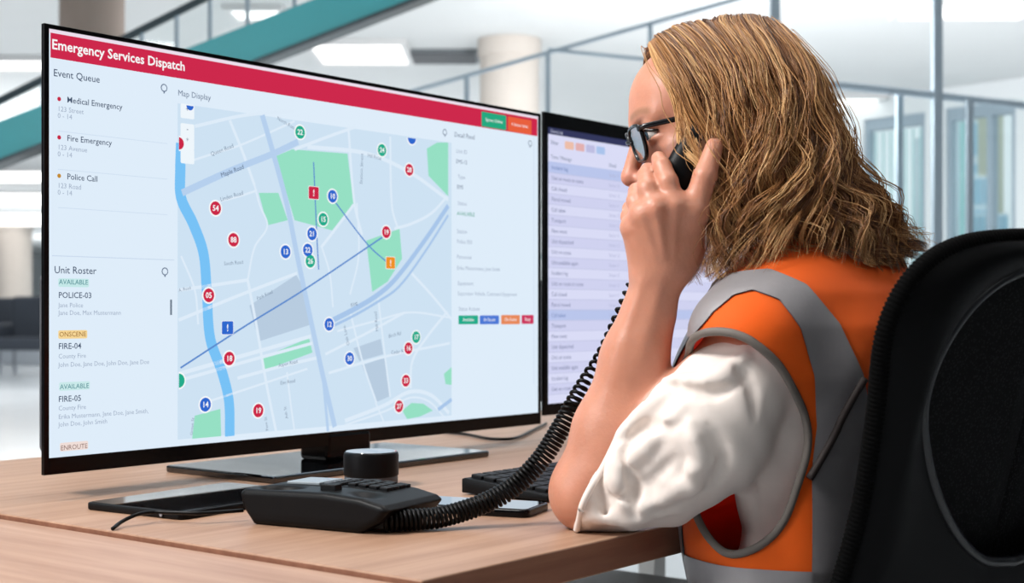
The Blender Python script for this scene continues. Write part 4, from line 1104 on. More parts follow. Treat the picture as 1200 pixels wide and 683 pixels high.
# left arm: upper arm, forearm, wrist
B.cone(SH_L, EL_L, 0.048, 0.039, 0.02)
ax_f = (WR_L - EL_L) / np.linalg.norm(WR_L - EL_L)
B.ell(EL_L + P(676, 587, 1.46) - P(686, 574, 1.46), (0.022, 0.030, 0.024), None, 0.02)          # elbow point
B.chain([EL_L, EL_L + (WR_L - EL_L) * 0.28 + P(600, 365, 1.46) - P(600, 365, 1.46), EL_L + (WR_L - EL_L) * 0.62, WR_L], [0.035, 0.0345, 0.0295, 0.0255], 0.02)
B.cone(EL_L + (WR_L - EL_L) * 0.30 + np.array([0.012, 0.0, 0.004]), EL_L + (WR_L - EL_L) * 0.8 + np.array([0.006, 0, 0]), 0.028, 0.018, 0.02)
B.ell(WR_L + ax_f * -0.006 + np.array([-0.008, -0.012, 0]), (0.012, 0.009, 0.014), None, 0.014)
for a_, b_, r_ in (((752, 335, 1.4245), (712, 470, 1.4335), 0.0038), ((774, 335, 1.4215), (738, 450, 1.430), 0.0036)):
    m_ = (P(*a_) + P(*b_)) / 2
    B.chain([P(*a_), m_, P(*b_)], (0.0012, r_, 0.0012), 0.014)
# hand: palm between wrist and knuckles
K_i, K_m, K_r, K_p = P(790, 242, 1.412), P(768, 245, 1.409), P(752, 254, 1.417), P(741, 268, 1.430)
PW = P(776, 312, 1.438)
B.cone(P(790, 306, 1.437), K_i, 0.020, 0.0135, 0.02)
B.cone(P(780, 310, 1.434), K_m, 0.020, 0.0130, 0.014)
B.cone(P(768, 312, 1.436), K_r, 0.019, 0.0125, 0.014)
B.cone(P(760, 314, 1.440), K_p, 0.018, 0.0115, 0.014)
B.ell(P(800, 285, 1.440), (0.022, 0.016, 0.028), None, 0.018)
for k, ww in ((K_i, P(786, 300, 1.424)), (K_m, P(777, 302, 1.422)), (K_r, P(769, 304, 1.424)), (K_p, P(761, 308, 1.430))):
    B.cone(k + np.array([0, -0.0118, 0.0]), ww + np.array([0, -0.0105, 0]), 0.0036, 0.0025, 0.005)    # tendons
    B.ell(k + np.array([0, -0.003, 0.002]), (0.0115, 0.0105, 0.0115), None, 0.006)                     # knuckles
fing = [([K_i, P(783, 213, 1.414), P(776, 195, 1.426), P(772, 186, 1.441)], (0.0115, 0.0103, 0.0093, 0.0080)),
        ([K_m, P(759, 221, 1.417), P(757, 206, 1.434), P(759, 199, 1.449)], (0.0112, 0.0102, 0.0092, 0.0078)),
        ([K_r, P(745, 236, 1.428), P(746, 224, 1.444), P(752, 219, 1.459)], (0.0108, 0.0097, 0.0086, 0.0074)),
        ([K_p, P(737, 254, 1.442), P(738, 244, 1.456), P(744, 241, 1.467)], (0.0098, 0.0086, 0.0076, 0.0066))]
for pts, rs in fing:
    B.chain(pts, rs, 0.0022, k0=0.004)
B.chain([P(803, 284, 1.434), P(813, 247, 1.416), P(826, 207, 1.414), P(837, 172, 1.424)], (0.0175, 0.0140, 0.0118, 0.0092), 0.004, k0=0.014)
B.cone(P(798, 246, 1.418), P(812, 250, 1.418), 0.009, 0.010, 0.018)                                   # web of the thumb
# right arm and hand (rests by the keyboard)
B.cone(SH_R, EL_R, 0.046, 0.037, 0.02); B.chain([EL_R, EL_R + (WR_R - EL_R) * 0.3, WR_R], [0.035, 0.036, 0.024], 0.02)
rd = (WR_R - EL_R); rd /= np.linalg.norm(rd); rp = np.array([-rd[1], rd[0], 0]); rp /= np.linalg.norm(rp)
B.ell(WR_R + rd * 0.045 - ZU * 0.002, (0.050, 0.040, 0.014), np.array([rd, rp, np.cross(rd, rp)]), 0.014)
for j, (o_, ln) in enumerate(((-0.030, 0.062), (-0.010, 0.075), (0.010, 0.072), (0.029, 0.058))):
    b0_ = WR_R + rd * 0.083 + rp * o_; B.chain([b0_, b0_ + rd * ln * 0.45 + ZU * 0.006, b0_ + rd * ln * 0.78 - ZU * 0.004, b0_ + rd * ln * 0.95 - ZU * 0.014], (0.0098, 0.0092, 0.0084, 0.0072), 0.003)
B.chain([WR_R + rd * 0.02 - rp * 0.025, WR_R + rd * 0.055 - rp * 0.052, WR_R + rd * 0.085 - rp * 0.058 - ZU * 0.008], (0.015, 0.0115, 0.0085), 0.008)
# legs
hips, knees, ankles = [], [], []
for s in (1, -1):
    hp_ = tw(0.0, s * 0.085, 0.525); kn = tw(0.42, s * 0.10, 0.535); an = tw(0.34, s * 0.10, 0.095)
    hips.append(hp_); knees.append(kn); ankles.append(an)
    B.chain([hp_, kn, an], (0.082, 0.056, 0.040), 0.03, k0=0.05)
    B.cone(an, tw(0.46, s * 0.11, 0.05), 0.036, 0.026, 0.03)
V, F = sdf_mesh(B, (-0.22, 1.02, 0.0), (0.62, 2.26, 1.32), 0.0021, smooth_it=1)
V = rest_on_desk(V, DESK_Z + 0.0004)
# skin colours that belong to the skin: lips, brows, knuckle flush
m, N, L, Bs = new_mat('skin')
at = N.new('ShaderNodeAttribute'); at.attribute_name = 'skin_tint'
no = N.new('ShaderNodeTexNoise'); no.inputs['Scale'].default_value = 45; no.inputs['Detail'].default_value = 5
tcn = N.new('ShaderNodeTexCoord'); L.new(tcn.outputs['Object'], no.inputs['Vector'])
mr = N.new('ShaderNodeMapRange'); mr.inputs['To Min'].default_value = 0.86; mr.inputs['To Max'].default_value = 1.12; L.new(no.outputs['Fac'], mr.inputs['Value'])
vm = N.new('ShaderNodeVectorMath'); vm.operation = 'SCALE'; L.new(at.outputs['Color'], vm.inputs[0]); L.new(mr.outputs['Result'], vm.inputs['Scale'])
L.new(vm.outputs['Vector'], Bs.inputs['Base Color']); Bs.inputs['Roughness'].default_value = 0.42; Bs.inputs['Specular IOR Level'].default_value = 0.45
Bs.inputs['Subsurface Weight'].default_value = 0.25; Bs.inputs['Subsurface Radius'].default_value = (1.0, 0.35, 0.2); Bs.inputs['Subsurface Scale'].default_value = 0.006
n2 = N.new('ShaderNodeTexNoise'); n2.inputs['Scale'].default_value = 260; n2.inputs['Detail'].default_value = 4; L.new(tcn.outputs['Object'], n2.inputs['Vector'])
bp = N.new('ShaderNodeBump'); bp.inputs['Strength'].default_value = 0.22; bp.inputs['Distance'].default_value = 0.0015; L.new(n2.outputs['Fac'], bp.inputs['Height']); L.new(bp.outputs['Normal'], Bs.inputs['Normal'])
M_skin = m
person = thing('person', np.array([T0[0], T0[1], 0.0]), 'seated person with long wavy blond hair in an orange safety vest, holding a telephone handset', 'person')
body = obj('body', V, F, M_skin, person, smooth=True)
H = (V - HO) @ AXH.T / HS
col = np.tile(np.array([0.58, 0.255, 0.165]), (len(V), 1))
def blend(mask, c): 
    global col
    col = col * (1 - mask[:, None]) + np.array(c) * mask[:, None]
ins = lambda x, w: np.clip(0.5 - x / w, 0, 1)
lip = np.maximum(ins(np.linalg.norm((H - [0.094, 0, -0.069]) / [0.012, 0.024, 0.0065], axis=1) - 1, 0.4), ins(np.linalg.norm((H - [0.092, 0, -0.079]) / [0.012, 0.021, 0.0075], axis=1) - 1, 0.4))
blend(lip * 0.8, (0.50, 0.16, 0.13))
for s in (-1, 1):
    bx = H[:, 1] * s; bw = 0.0205 + 0.004 * np.sin((bx - 0.012) / 0.04 * math.pi) 
    brow = ins(np.abs(H[:, 2] - bw) - 0.0035, 0.004) * ins(np.abs(bx - 0.031) - 0.019, 0.008) * (H[:, 0] > 0.05)
    blend(brow * 0.55, (0.22, 0.12, 0.06))
    ck_ = ins(np.linalg.norm((H - [0.07, s * 0.042, -0.035]) / 0.02, axis=1) - 1, 1.0); blend(ck_ * 0.3, (0.70, 0.27, 0.20))
nose = ins(np.linalg.norm((H - [0.112, 0, -0.044]) / 0.014, axis=1) - 1, 0.8); blend(nose * 0.4, (0.68, 0.24, 0.18))
for k in (K_i, K_m, K_r, K_p):
    blend(ins(np.linalg.norm(V - k, axis=1) / 0.013 - 1, 0.8) * 0.35, (0.70, 0.28, 0.20))
scalp = ins(-(H[:, 2] * 0.8 - H[:, 0] * 0.55 - 0.034), 0.01) * (np.linalg.norm(H, axis=1) < 0.135) * (H[:, 2] > -0.05)
blend(scalp * 0.85, (0.20, 0.11, 0.06))
ca_ = body.data.color_attributes.new('skin_tint', 'FLOAT_COLOR', 'POINT')
ca_.data.foreach_set('color', np.concatenate([col, np.ones((len(V), 1))], 1).astype(np.float32).ravel())
# eyes
M_eye = plain('eye_white', srgb(226, 220, 214), 0.12, noise=0.02); M_iris = plain('iris_grey_blue', srgb(70, 92, 108), 0.1, noise=0.2, nscale=400); M_pup = plain('pupil_black', srgb(5, 5, 5), 0.05, noise=0.05)
for s in (1, -1):
    c = hwd(0.0790, s * 0.0315, -0.0012); mb = MB(); R = 0.0124
    g = np.array([0.92, 0.30, -0.14]); g = g @ AXH; g /= np.linalg.norm(g); e1 = np.cross(g, HU); e1 /= np.linalg.norm(e1); e2 = np.cross(e1, g)
    ringa = np.radians([2, 10, 18, 26, 34, 50, 70, 90, 110, 130, 150, 178]); nA = 20
    vv = [c + R * (np.cos(t) * g + np.sin(t) * (math.cos(2 * math.pi * k / nA) * e1 + math.sin(2 * math.pi * k / nA) * e2)) for t in ringa for k in range(nA)]
    ff, mi = [], []
    for i in range(len(ringa) - 1):
        for k in range(nA):
            ff.append((i * nA + k, i * nA + (k + 1) % nA, (i + 1) * nA + (k + 1) % nA, (i + 1) * nA + k)); mi.append(2 if i < 1 else (1 if i < 3 else 0))
    ff.append(tuple(range(nA))); mi.append(2)
    eo = obj('eye', vv, ff, [M_eye, M_iris, M_pup], body, smooth=True, mi=mi)
    mb = MB(); lq = [hwd(0.0925 - 0.012 * ((b_ - 0.5) * 2) ** 2 * (1 if b_ < 0.5 else 1.3), s * (0.0185 + 0.029 * b_), 0.0030 - 0.004 * ((b_ - 0.5) * 2) ** 2) for b_ in np.linspace(0, 1, 12)]; mb.tube(np.array(lq), np.interp(np.linspace(0, 1, 12), [0, 0.5, 1], [0.0007, 0.0015, 0.0010]), 6); mb.build('eyelashes', M_pup, body, smooth=True)

# ------------------------------------------------------------------ shirt
def folds(p, amp=1.0):
    x, y, z = p[..., 0], p[..., 1], p[..., 2]
    return amp * (0.0008 * np.sin(95 * x + 40 * z + 2.0 * np.sin(30 * z + 12 * y)) + 0.0006 * np.sin(60 * z - 75 * x + 3 * np.sin(26 * x)) + 0.0006 * np.sin(150 * x + 120 * z + 50 * y))
SHT = SDF()
SHT.add(tor_fn(TOR, 0.003), tlo, thi)
SHT.cone(tw(-0.01, 0.05, 1.0), SH_L + ZU * 0.010, 0.045, 0.046, 0.03); SHT.cone(tw(-0.01, -0.05, 1.0), SH_R + ZU * 0.014, 0.045, 0.052, 0.03)
SHT.cone(NECK - ZU * 0.01, hwd(-0.022, 0, -0.06), 0.064, 0.066, 0.02)
sm1, sm2, sm3 = P(828, 504, 1.405), P(769, 548, 1.435), P(703, 568, 1.462)
SHT.chain([SH_L, sm1, sm2, sm3, P(672, 578, 1.462)], (0.052, 0.058, 0.054, 0.0450, 0.042), 0.03, k0=0.008)
SHT.ell(P(806, 548, 1.41), (0.046, 0.040, 0.034), None, 0.02)            # slack under the arm
SHT.ell(P(846, 480, 1.395), (0.030, 0.036, 0.026), None, 0.03)             # bunched cloth at the front of the shoulder
FOLD = []
for pts, r1 in (([(783, 447, 1.392), (830, 452, 1.362), (872, 414, 1.345)], 0.008), ([(728, 524, 1.405), (758, 494, 1.395), (795, 468, 1.378)], 0.007),
                ([(722, 562, 1.412), (768, 528, 1.388), (806, 484, 1.365)], 0.0065), ([(716, 592, 1.418), (772, 580, 1.388), (838, 530, 1.355)], 0.0065), ([(812, 500, 1.356), (822, 535, 1.356), (806, 572, 1.366)], 0.006),
                ([(708, 536, 1.425), (698, 566, 1.418), (702, 604, 1.424)], 0.0045), ([(694, 548, 1.432), (685, 575, 1.424), (690, 608, 1.432)], 0.0045),
                ([(740, 520, 1.402), (733, 556, 1.400), (742, 594, 1.402)], 0.005), ([(690, 598, 1.424), (735, 600, 1.405), (790, 590, 1.390)], 0.005)):
    q_ = spline(np.array([P(*c) for c in pts]), 7)
    FOLD.append((q_, r1, '+'))
for pts, r1 in (([(786, 458, 1.38), (826, 468, 1.36), (862, 452, 1.35)], 0.0042), ([(738, 522, 1.40), (770, 506, 1.39), (806, 498, 1.36)], 0.0042), ([(726, 574, 1.41), (770, 556, 1.39), (800, 528, 1.37)], 0.0038),
                ([(714, 540, 1.42), (707, 568, 1.41), (712, 600, 1.42)], 0.0026), ([(830, 500, 1.35), (846, 530, 1.35), (838, 566, 1.36)], 0.004), ([(750, 530, 1.40), (746, 560, 1.40), (754, 588, 1.40)], 0.003), ([(864, 425, 1.34), (886, 452, 1.335), (894, 490, 1.335)], 0.0035)):
    FOLD.append((spline(np.array([P(*c) for c in pts]), 7), r1, '-'))
for q_, r1, op in FOLD:
    r1 = r1 * 0.78
    for _ in range(5): q_ = q_ - SHT.grad(q_) * SHT(q_)[:, None]
    q_ = q_ + SHT.grad(q_) * (r1 * (0.05 if op == '+' else 0.35))
    rs_ = np.array([0.3, 0.75, 1, 1, 1, 0.75, 0.3]) * r1
    for a in range(6): SHT.cone(q_[a], q_[a + 1], rs_[a], rs_[a + 1], 0.011 if op == '+' else 0.009, op)
SHT.chain([SH_R, (SH_R + EL_R) / 2, EL_R + (WR_R - EL_R) * 0.22], (0.064, 0.058, 0.047), 0.03)
SHT.add(lambda p: folds(p), (-1, 0, 0), (2, 3, 2), op='disp')
V, F = sdf_mesh(SHT, (-0.1, 1.02, 0.40), (0.62, 2.12, 1.16), 0.0026, smooth_it=1)
V = off_chair(rest_on_desk(V, DESK_Z + 0.0006), 0.046)
T = tris_of(F)
V, T = clip(V, T, V[:, 2] - 0.505)
cuffn = P(600, 365, 1) * 0; cuffn = np.array([0.88, -0.41, -0.47]); cuffn /= np.linalg.norm(cuffn)
f_cuff = (V - P(721, 551, 1.462)) @ cuffn
near_arm = np.linalg.norm(V - EL_L, axis=1) < 0.16
V, T = clip(V, T, np.where(near_arm, f_cuff, 1.0))
rdn = (WR_R - EL_R) / np.linalg.norm(WR_R - EL_R)
f2 = -((V - EL_R) @ rdn) + 0.045
V, T = clip(V, T, np.where(np.linalg.norm(V - EL_R, axis=1) < 0.14, f2, 1.0))
nd = hwd(-0.022, 0, -0.06) - NECK; nd /= np.linalg.norm(nd)
f3 = 0.038 - (V - NECK) @ nd
V, T = clip(V, T, np.where(V[:, 2] > 0.99, f3, 1.0)); V, T = keep_large(V, T)
M_shirt = plain('white_cotton_shirt', srgb(236, 224, 216), 0.75, spec=0.25, noise=0.03, nscale=20, bump=0.25, bscale=1100, sheen=0.2)
N_, L_ = M_shirt.node_tree.nodes, M_shirt.node_tree.links
tc_ = N_.new('ShaderNodeTexCoord'); mp_ = N_.new('ShaderNodeMapping'); mp_.inputs['Rotation'].default_value = (0, -0.65, 0); mp_.inputs['Scale'].default_value = (6, 10, 15)
wz_ = N_.new('ShaderNodeTexNoise'); wz_.inputs['Scale'].default_value = 1.0; wz_.inputs['Detail'].default_value = 0.6; wz_.inputs['Distortion'].default_value = 0.8
bp_ = N_.new('ShaderNodeBump'); bp_.inputs['Strength'].default_value = 0.4; bp_.inputs['Distance'].default_value = 0.012
L_.new(tc_.outputs['Object'], mp_.inputs['Vector']); L_.new(mp_.outputs['Vector'], wz_.inputs['Vector']); L_.new(wz_.outputs['Fac'], bp_.inputs['Height']); L_.new(bp_.outputs['Normal'], N_['Principled BSDF'].inputs['Normal'])
shirt = obj('shirt', V, T, M_shirt, person, smooth=True)
so = shirt.modifiers.new('cloth', 'SOLIDIFY'); so.thickness = 0.0022; so.offset = -1
# rolled cuff
loop = max([l for l in boundary_loops(T) if np.linalg.norm(V[l].mean(0) - P(721, 551, 1.462)) < 0.06], key=len, default=None)
if loop:
    q = V[loop]; q = np.concatenate([q, q[:1]]); q = spline(q[::max(1, len(q) // 40)], 90)
    q = q + cuffn * 0.004; q[:, 2] = np.maximum(q[:, 2], DESK_Z + 0.0038)
    mb = MB(); mb.tube(q, 0.0034, 8, cap=False); mb.build('rolled_cuff', M_shirt, shirt, smooth=True)
# shirt collar: band around the neck, flared flaps
v, f = [], []
nC = 48
for i in range(5):
    t = i / 4
    for k in range(nC + 1):
        a = math.radians(-160 + 320 * k / nC)            # 180 = back; open at the front
        ca, sa = -math.cos(a), math.sin(a)
        rad_ = 0.068 + 0.014 * t
        rise = 0.044 - 0.050 * t * (1 + 0.5 * max(0, ca))
        v.append(NECK + nd * (0.03) + (FT * ca * rad_ * (1.0 + 0.25 * max(0, ca)) + LT_ * sa * rad_) + ZU * (rise - 0.02 + 0.0 * ca) + FT * 0.012)
for i in range(4):
    for k in range(nC): f.append((i * (nC + 1) + k, i * (nC + 1) + k + 1, (i + 1) * (nC + 1) + k + 1, (i + 1) * (nC + 1) + k))
co = obj('collar', v, f, M_shirt, shirt, smooth=True); so = co.modifiers.new('cloth', 'SOLIDIFY'); so.thickness = 0.002

def collar_tip(c4, nm='collar_point'):
    c4 = [np.array(c) for c in c4]; vv, ff = [], []; n = 10
    for i in range(n + 1):
        for j in range(n + 1):
            a, b = i / n, j / n
            vv.append((c4[0] * (1 - a) + c4[1] * a) * (1 - b) + (c4[3] * (1 - a) + c4[2] * a) * b + np.array([-0.006, -0.010, 0.0]) * math.sin(math.pi * a) * (0.5 + 0.5 * b))
    for i in range(n):
        for j in range(n): ff.append((i * (n + 1) + j, i * (n + 1) + j + 1, (i + 1) * (n + 1) + j + 1, (i + 1) * (n + 1) + j))
    o = obj(nm, vv, ff, M_shirt, shirt, smooth=True); so = o.modifiers.new('cloth', 'SOLIDIFY'); so.thickness = 0.003
CT = [P(862, 312, 1.475), P(834, 332, 1.440), P(823, 366, 1.425), P(858, 352, 1.432)]
collar_tip(CT)
collar_tip([p - 2 * LT_ * ((p - T0) @ LT_) for p in CT])

# ------------------------------------------------------------------ safety vest
def plane_l(px, py, l):
    """pixel -> torso (u, z) on the sagittal plane at lateral l"""
    k = (px - 600) / FPX
    bx = T0[0] + l * LT_[0]; by = T0[1] + l * LT_[1]
    u = (k * by - bx) / (FT[0] - k * FT[1]); Y = by + u * FT[1]
    return (u, ZC + (HY - py) / FPX * Y)
VES = SDF()
VT = [(z, u0, (float(np.interp(z, [0.43, 0.6, 0.68, 0.76, 0.86], [0.10, 0.098, 0.106, 0.122, 0.134])) if z < 0.86 else af + 0.012), ab + 0.002, (0.160 if z < 0.9 else b + 0.014)) for z, u0, af, ab, b in TOR]
VES.add(tor_fn(VT, 0.008), tlo - 0.03, thi + 0.03)
VES.cone(tw(-0.01, 0.05, 1.0), SH_L + ZU * 0.018 + LT_ * 0.010, 0.054, 0.062, 0.03); VES.cone(tw(-0.01, -0.05, 1.0), SH_R + ZU * 0.018 - LT_ * 0.005, 0.052, 0.058, 0.03)
VES.cone(NECK - ZU * 0.02, NECK + ZU * 0.01, 0.072, 0.07, 0.03)
def vfold(p):
    q = tl(p); return 0.0022 * np.sin(38 * q[..., 1] + 22 * q[..., 2] + 2 * np.sin(20 * q[..., 2])) + 0.0016 * np.sin(70 * q[..., 0] - 30 * q[..., 2]) * np.clip((0.95 - q[..., 2]) * 8, 0, 1)
VES.add(vfold, (-1, 0, 0), (2, 3, 2), op='disp')
V, F = sdf_mesh(VES, (0.02, 1.18, 0.46), (0.62, 1.92, 1.12), 0.0036, smooth_it=2)
V = off_chair(keep_off_edge(V, 0.008), 0.040)
T = tris_of(F)
V, T = clip(V, T, V[:, 2] - 0.545)
# neck opening: slopes down at the front
q = tl(V); fneck = np.hypot(q[:, 0] + 0.005 - 0.0, q[:, 1]) - 0.078 + np.where(q[:, 0] > 0, -0.9 * (0) , 0)
fn2 = np.where(q[:, 2] > 0.93, fneck, 1.0)
vneck = np.where(q[:, 0] > 0.02, np.abs(q[:, 1]) - np.clip((q[:, 2] - 0.86) * 0.42, -0.01, 0.08), 1.0)
V, T = clip(V, T, np.where(q[:, 2] > 0.93, np.minimum(fneck, vneck), vneck))
AP = [(797, 425), (815, 408), (845, 391), (878, 388), (905, 398), (927, 426), (938, 470), (942, 520), (933, 570), (918, 612), (890, 640), (858, 648), (832, 632), (812, 606), (802, 580), (790, 540), (786, 480), (788, 445)]
AP = [plane_l(x, y, 0.165) for x, y in AP]
AP = spline(np.array(AP + AP[:1]), 90)[:-1]
APR = AP
for s in (1, -1):
    q = tl(V); d = sd_poly(q[:, [0, 2]], AP if s == 1 else APR)
    V, T = clip(V, T, np.maximum(d, (0.075 - s * q[:, 1]) * 0.5))
V, T = keep_large(V, T)
m, N, L, Bs = new_mat('hi_vis_orange_fabric')
Bs.inputs['Base Color'].default_value = (1.0, 0.15, 0.006, 1); Bs.inputs['Roughness'].default_value = 0.7; Bs.inputs['Specular IOR Level'].default_value = 0.3; Bs.inputs['Sheen Weight'].default_value = 0.15
tcn = N.new('ShaderNodeTexCoord'); wv = N.new('ShaderNodeTexNoise'); wv.inputs['Scale'].default_value = 900; L.new(tcn.outputs['Object'], wv.inputs['Vector'])
bp = N.new('ShaderNodeBump'); bp.inputs['Strength'].default_value = 0.2; bp.inputs['Distance'].default_value = 0.001; L.new(wv.outputs['Fac'], bp.inputs['Height']); L.new(bp.outputs['Normal'], Bs.inputs['Normal'])
tl_ = N.new('ShaderNodeBsdfTranslucent'); tl_.inputs['Color'].default_value = (1.0, 0.06, 0.008, 1); mx_ = N.new('ShaderNodeMixShader'); mx_.inputs['Fac'].default_value = 0.27
ou = N['Material Output']; L.new(Bs.outputs[0], mx_.inputs[1]); L.new(tl_.outputs[0], mx_.inputs[2]); L.new(mx_.outputs[0], ou.inputs['Surface'])
M_vest = m
M_refl = plain('silver_reflective_tape', srgb(150, 146, 148), 0.42, 0.25, noise=0.04, nscale=200, bump=0.08, bscale=1600)
M_bind = plain('grey_binding_tape', srgb(112, 104, 98), 0.7, noise=0.05, nscale=300, bump=0.15, bscale=900)
vest = obj('safety_vest', V, T, M_vest, person, smooth=True)
so = vest.modifiers.new('cloth', 'SOLIDIFY'); so.thickness = 0.0018; so.offset = -1
for l in boundary_loops(T):
    if len(l) < 60: continue
    qq = V[l]; qq = np.concatenate([qq, qq[:1]]); st = max(1, len(l) // 110)
    qq = spline(np.concatenate([qq[:-1:st], qq[:1]]), 260)
    mb = MB(); mb.tube(qq, 0.0042, 8, cap=False); mb.build('edge_binding', M_bind, vest, smooth=True)
# reflective tape: braces over the shoulders, hoop round the waist (lifted off the vest along its normals)
def tape(fields, name='reflective_stripe'):
    v, t = V.copy(), T.copy()
    for fd in fields:
        v, t = clip(v, t, fd(tl(v)))
    v = v + VES.grad(v) * 0.0022
    o = obj(name, v, t, M_refl, vest, smooth=True); so = o.modifiers.new('cloth', 'SOLIDIFY'); so.thickness = 0.0012; so.offset = -1; so.use_rim = False
TP = [(858, 347), (880, 341), (908, 352), (932, 385), (950, 440), (957, 500), (951, 550), (951, 690), (1060, 690), (1040, 560), (1026, 500), (1012, 440), (984, 380), (945, 334), (906, 316), (880, 318), (858, 322), (830, 334), (796, 366), (770, 425), (782, 436), (812, 396), (835, 366)]
TP = np.array([((x - 600) / FPX * 1.37, ZC + (HY - y) / FPX * 1.37) for x, y in TP])
def tape_side(q, s):
    ww = T0 + FT * q[:, :1] + LT_ * (s * q[:, 1:2]) + ZU * q[:, 2:3]
    side_ = np.minimum(-sd_poly(ww[:, [0, 2]], TP), (s * q[:, 1] - 0.03))
    band_ = np.minimum(np.minimum(s * q[:, 1] - 0.085, 0.132 - s * q[:, 1]), q[:, 2] - 0.66)
    return np.where(q[:, 0] > 0.072, band_, side_)
for s in (1, -1):
    tape([lambda q, s=s: tape_side(q, s)])
tape([lambda q: q[:, 2] - 0.630, lambda q: 0.712 - q[:, 2]])

st_ = spline(np.array([P(1062, 455, 1.33), P(1035, 482, 1.33), P(992, 524, 1.34), P(951, 561, 1.36)]), 30)
for _ in range(4): st_ = st_ - VES.grad(st_) * (VES(st_) - 0.003)[:, None]
mb = MB(); mb.tube(st_, 0.0040, 8); mb.build('side_strap', plain('dark_strap', srgb(40, 30, 28), 0.7, noise=0.05), vest, smooth=True)

# ------------------------------------------------------------------ trousers and shoes
TR = SDF()
TR.add(tor_fn([(0.44, -0.02, 0.108, 0.122, 0.172), (0.53, -0.015, 0.115, 0.128, 0.18), (0.585, -0.008, 0.118, 0.115, 0.168)], 0.002), tlo, thi)
for h_, k_, a_ in zip(hips, knees, ankles): TR.chain([h_, k_, a_], (0.092, 0.068, 0.056), 0.03, k0=0.05)
V, F = sdf_mesh(TR, (-0.24, 1.2, 0.06), (0.62, 1.98, 0.66), 0.006, smooth_it=2)
q_ = V - sc_; m_ = (np.abs(q_ @ CA) < 0.25) & (np.abs(q_ @ CN) < 0.24) & (V[:, 2] > 0.38) & (V[:, 2] < 0.442); V[m_, 2] = 0.442
T = tris_of(F); V, T = clip(V, T, V[:, 2] - 0.10); V, T = clip(V, T, 0.575 - V[:, 2])
M_trs = plain('dark_trouser_cloth', srgb(24, 26, 32), 0.85, noise=0.08, nscale=80, bump=0.2, bscale=900)
tro = obj('trousers', V, T, M_trs, person, smooth=True); so = tro.modifiers.new('cloth', 'SOLIDIFY'); so.thickness = 0.002; so.offset = -1
for s, a_ in zip((1, -1), ankles):
    SHO = SDF(); SHO.cone(a_ - FT * 0.01 - ZU * 0.035, a_ + FT * 0.15 - ZU * 0.058, 0.046, 0.034, 0.03); SHO.cone(a_ - ZU * 0.01, a_ + ZU * 0.02, 0.05, 0.05, 0.03)
    V, F = sdf_mesh(SHO, a_ - 0.22, a_ + 0.26, 0.006); V[:, 2] = np.maximum(V[:, 2], 0.004)
    sh = obj('shoe', V, F, M_blkm, person, smooth=True)
    mb = MB(); pl = [(0.05 * math.cos(t), 0.044 * math.sin(t)) for t in np.linspace(math.pi / 2, 3 * math.pi / 2, 12)] + [(0.16 + 0.042 * math.cos(t), 0.040 * math.sin(t)) for t in np.linspace(-math.pi / 2, math.pi / 2, 12)]
    o = a_.copy() - FT * 0.01; o[2] = 0; mb.prism(o, (FT, LT_, ZU), pl, 0.0005, 0.016, bev=0.003); mb.build('sole', M_blkr, sh)

# ------------------------------------------------------------------ hair
GUIDE = [
    [(760, 54, 1.500), (770, 78, 1.470), (786, 108, 1.452), (793, 140, 1.448), (797, 168, 1.440), (816, 192, 1.428), (836, 232, 1.415), (836, 300, 1.410)],
    [(776, 44, 1.505), (797, 74, 1.462), (820, 118, 1.440), (834, 166, 1.430), (842, 222, 1.415), (846, 280, 1.408), (842, 330, 1.405)],
    [(800, 35, 1.505), (832, 74, 1.452), (854, 128, 1.432), (862, 196, 1.420), (858, 262, 1.408), (862, 318, 1.402)],
    [(836, 27, 1.51), (868, 74, 1.447), (886, 138, 1.425), (892, 206, 1.416), (886, 270, 1.408), (898, 318, 1.404)],
    [(868, 23, 1.515), (902, 74, 1.452), (920, 148, 1.428), (928, 214, 1.418), (932, 262, 1.414), (950, 298, 1.412)],
    [(896, 25, 1.52), (930, 76, 1.462), (952, 150, 1.438), (964, 216, 1.430), (984, 270, 1.426), (1012, 312, 1.432)],
    [(914, 33, 1.53), (948, 84, 1.490), (974, 150, 1.465), (996, 214, 1.450), (1026, 268, 1.456), (1056, 316, 1.470)],
    [(924, 40, 1.54), (957, 92, 1.525), (981, 150, 1.510), (1010, 210, 1.500), (1045, 256, 1.505), (1080, 296, 1.520)],
]
NT = 30
def resample(g): return spline(np.array([P(*c) for c in g]), NT)
GUIDE = [[(g[0][0] + 1, g[0][1] + 3, 1.541)] + g for g in GUIDE]
gl = np.stack([resample(g) for g in GUIDE])                        # near side, front -> back
mid_n = HLf
def mirror(p): return p - 2 * ((p - HO) @ mid_n)[..., None] * mid_n
gr = mirror(gl)[::-1]
gall = np.concatenate([gl, gr])                                     # front-left .. back .. front-right
NG = len(gall)
def gcurve(v):
    v = np.clip(v, 0, NG - 1.001); i = int(v); t = v - i
    a, b, c, d = gall[max(i - 1, 0)], gall[i], gall[i + 1], gall[min(i + 2, NG - 1)]
    return 0.5 * ((2 * b) + (-a + c) * t + (2 * a - 5 * b + 4 * c - d) * t * t + (-a + 3 * b - 3 * c + d) * t ** 3)
hv, hf, hc = [], [], []
nb = 0
cen = HO + HU * 0.0 - HF * 0.01
OBST = SDF(); OBST.pr = list(VES.pr[:-1])
OBST.ell(hwd(-0.004, 0, 0.024), HS * np.array([0.0955, 0.0745, 0.0805]), AXH, 0.0)
OBST.cone(NECK, hwd(-0.022, 0, -0.06), 0.058, 0.055, 0.02)
tt = np.linspace(0, 1, NT)
curves, radii, cols = [], [], []
DARK, MIDB, BLND, PALE = np.array([0.045, 0.017, 0.006]), np.array([0.20, 0.073, 0.022]), np.array([0.51, 0.245, 0.085]), np.array([0.85, 0.54, 0.25])
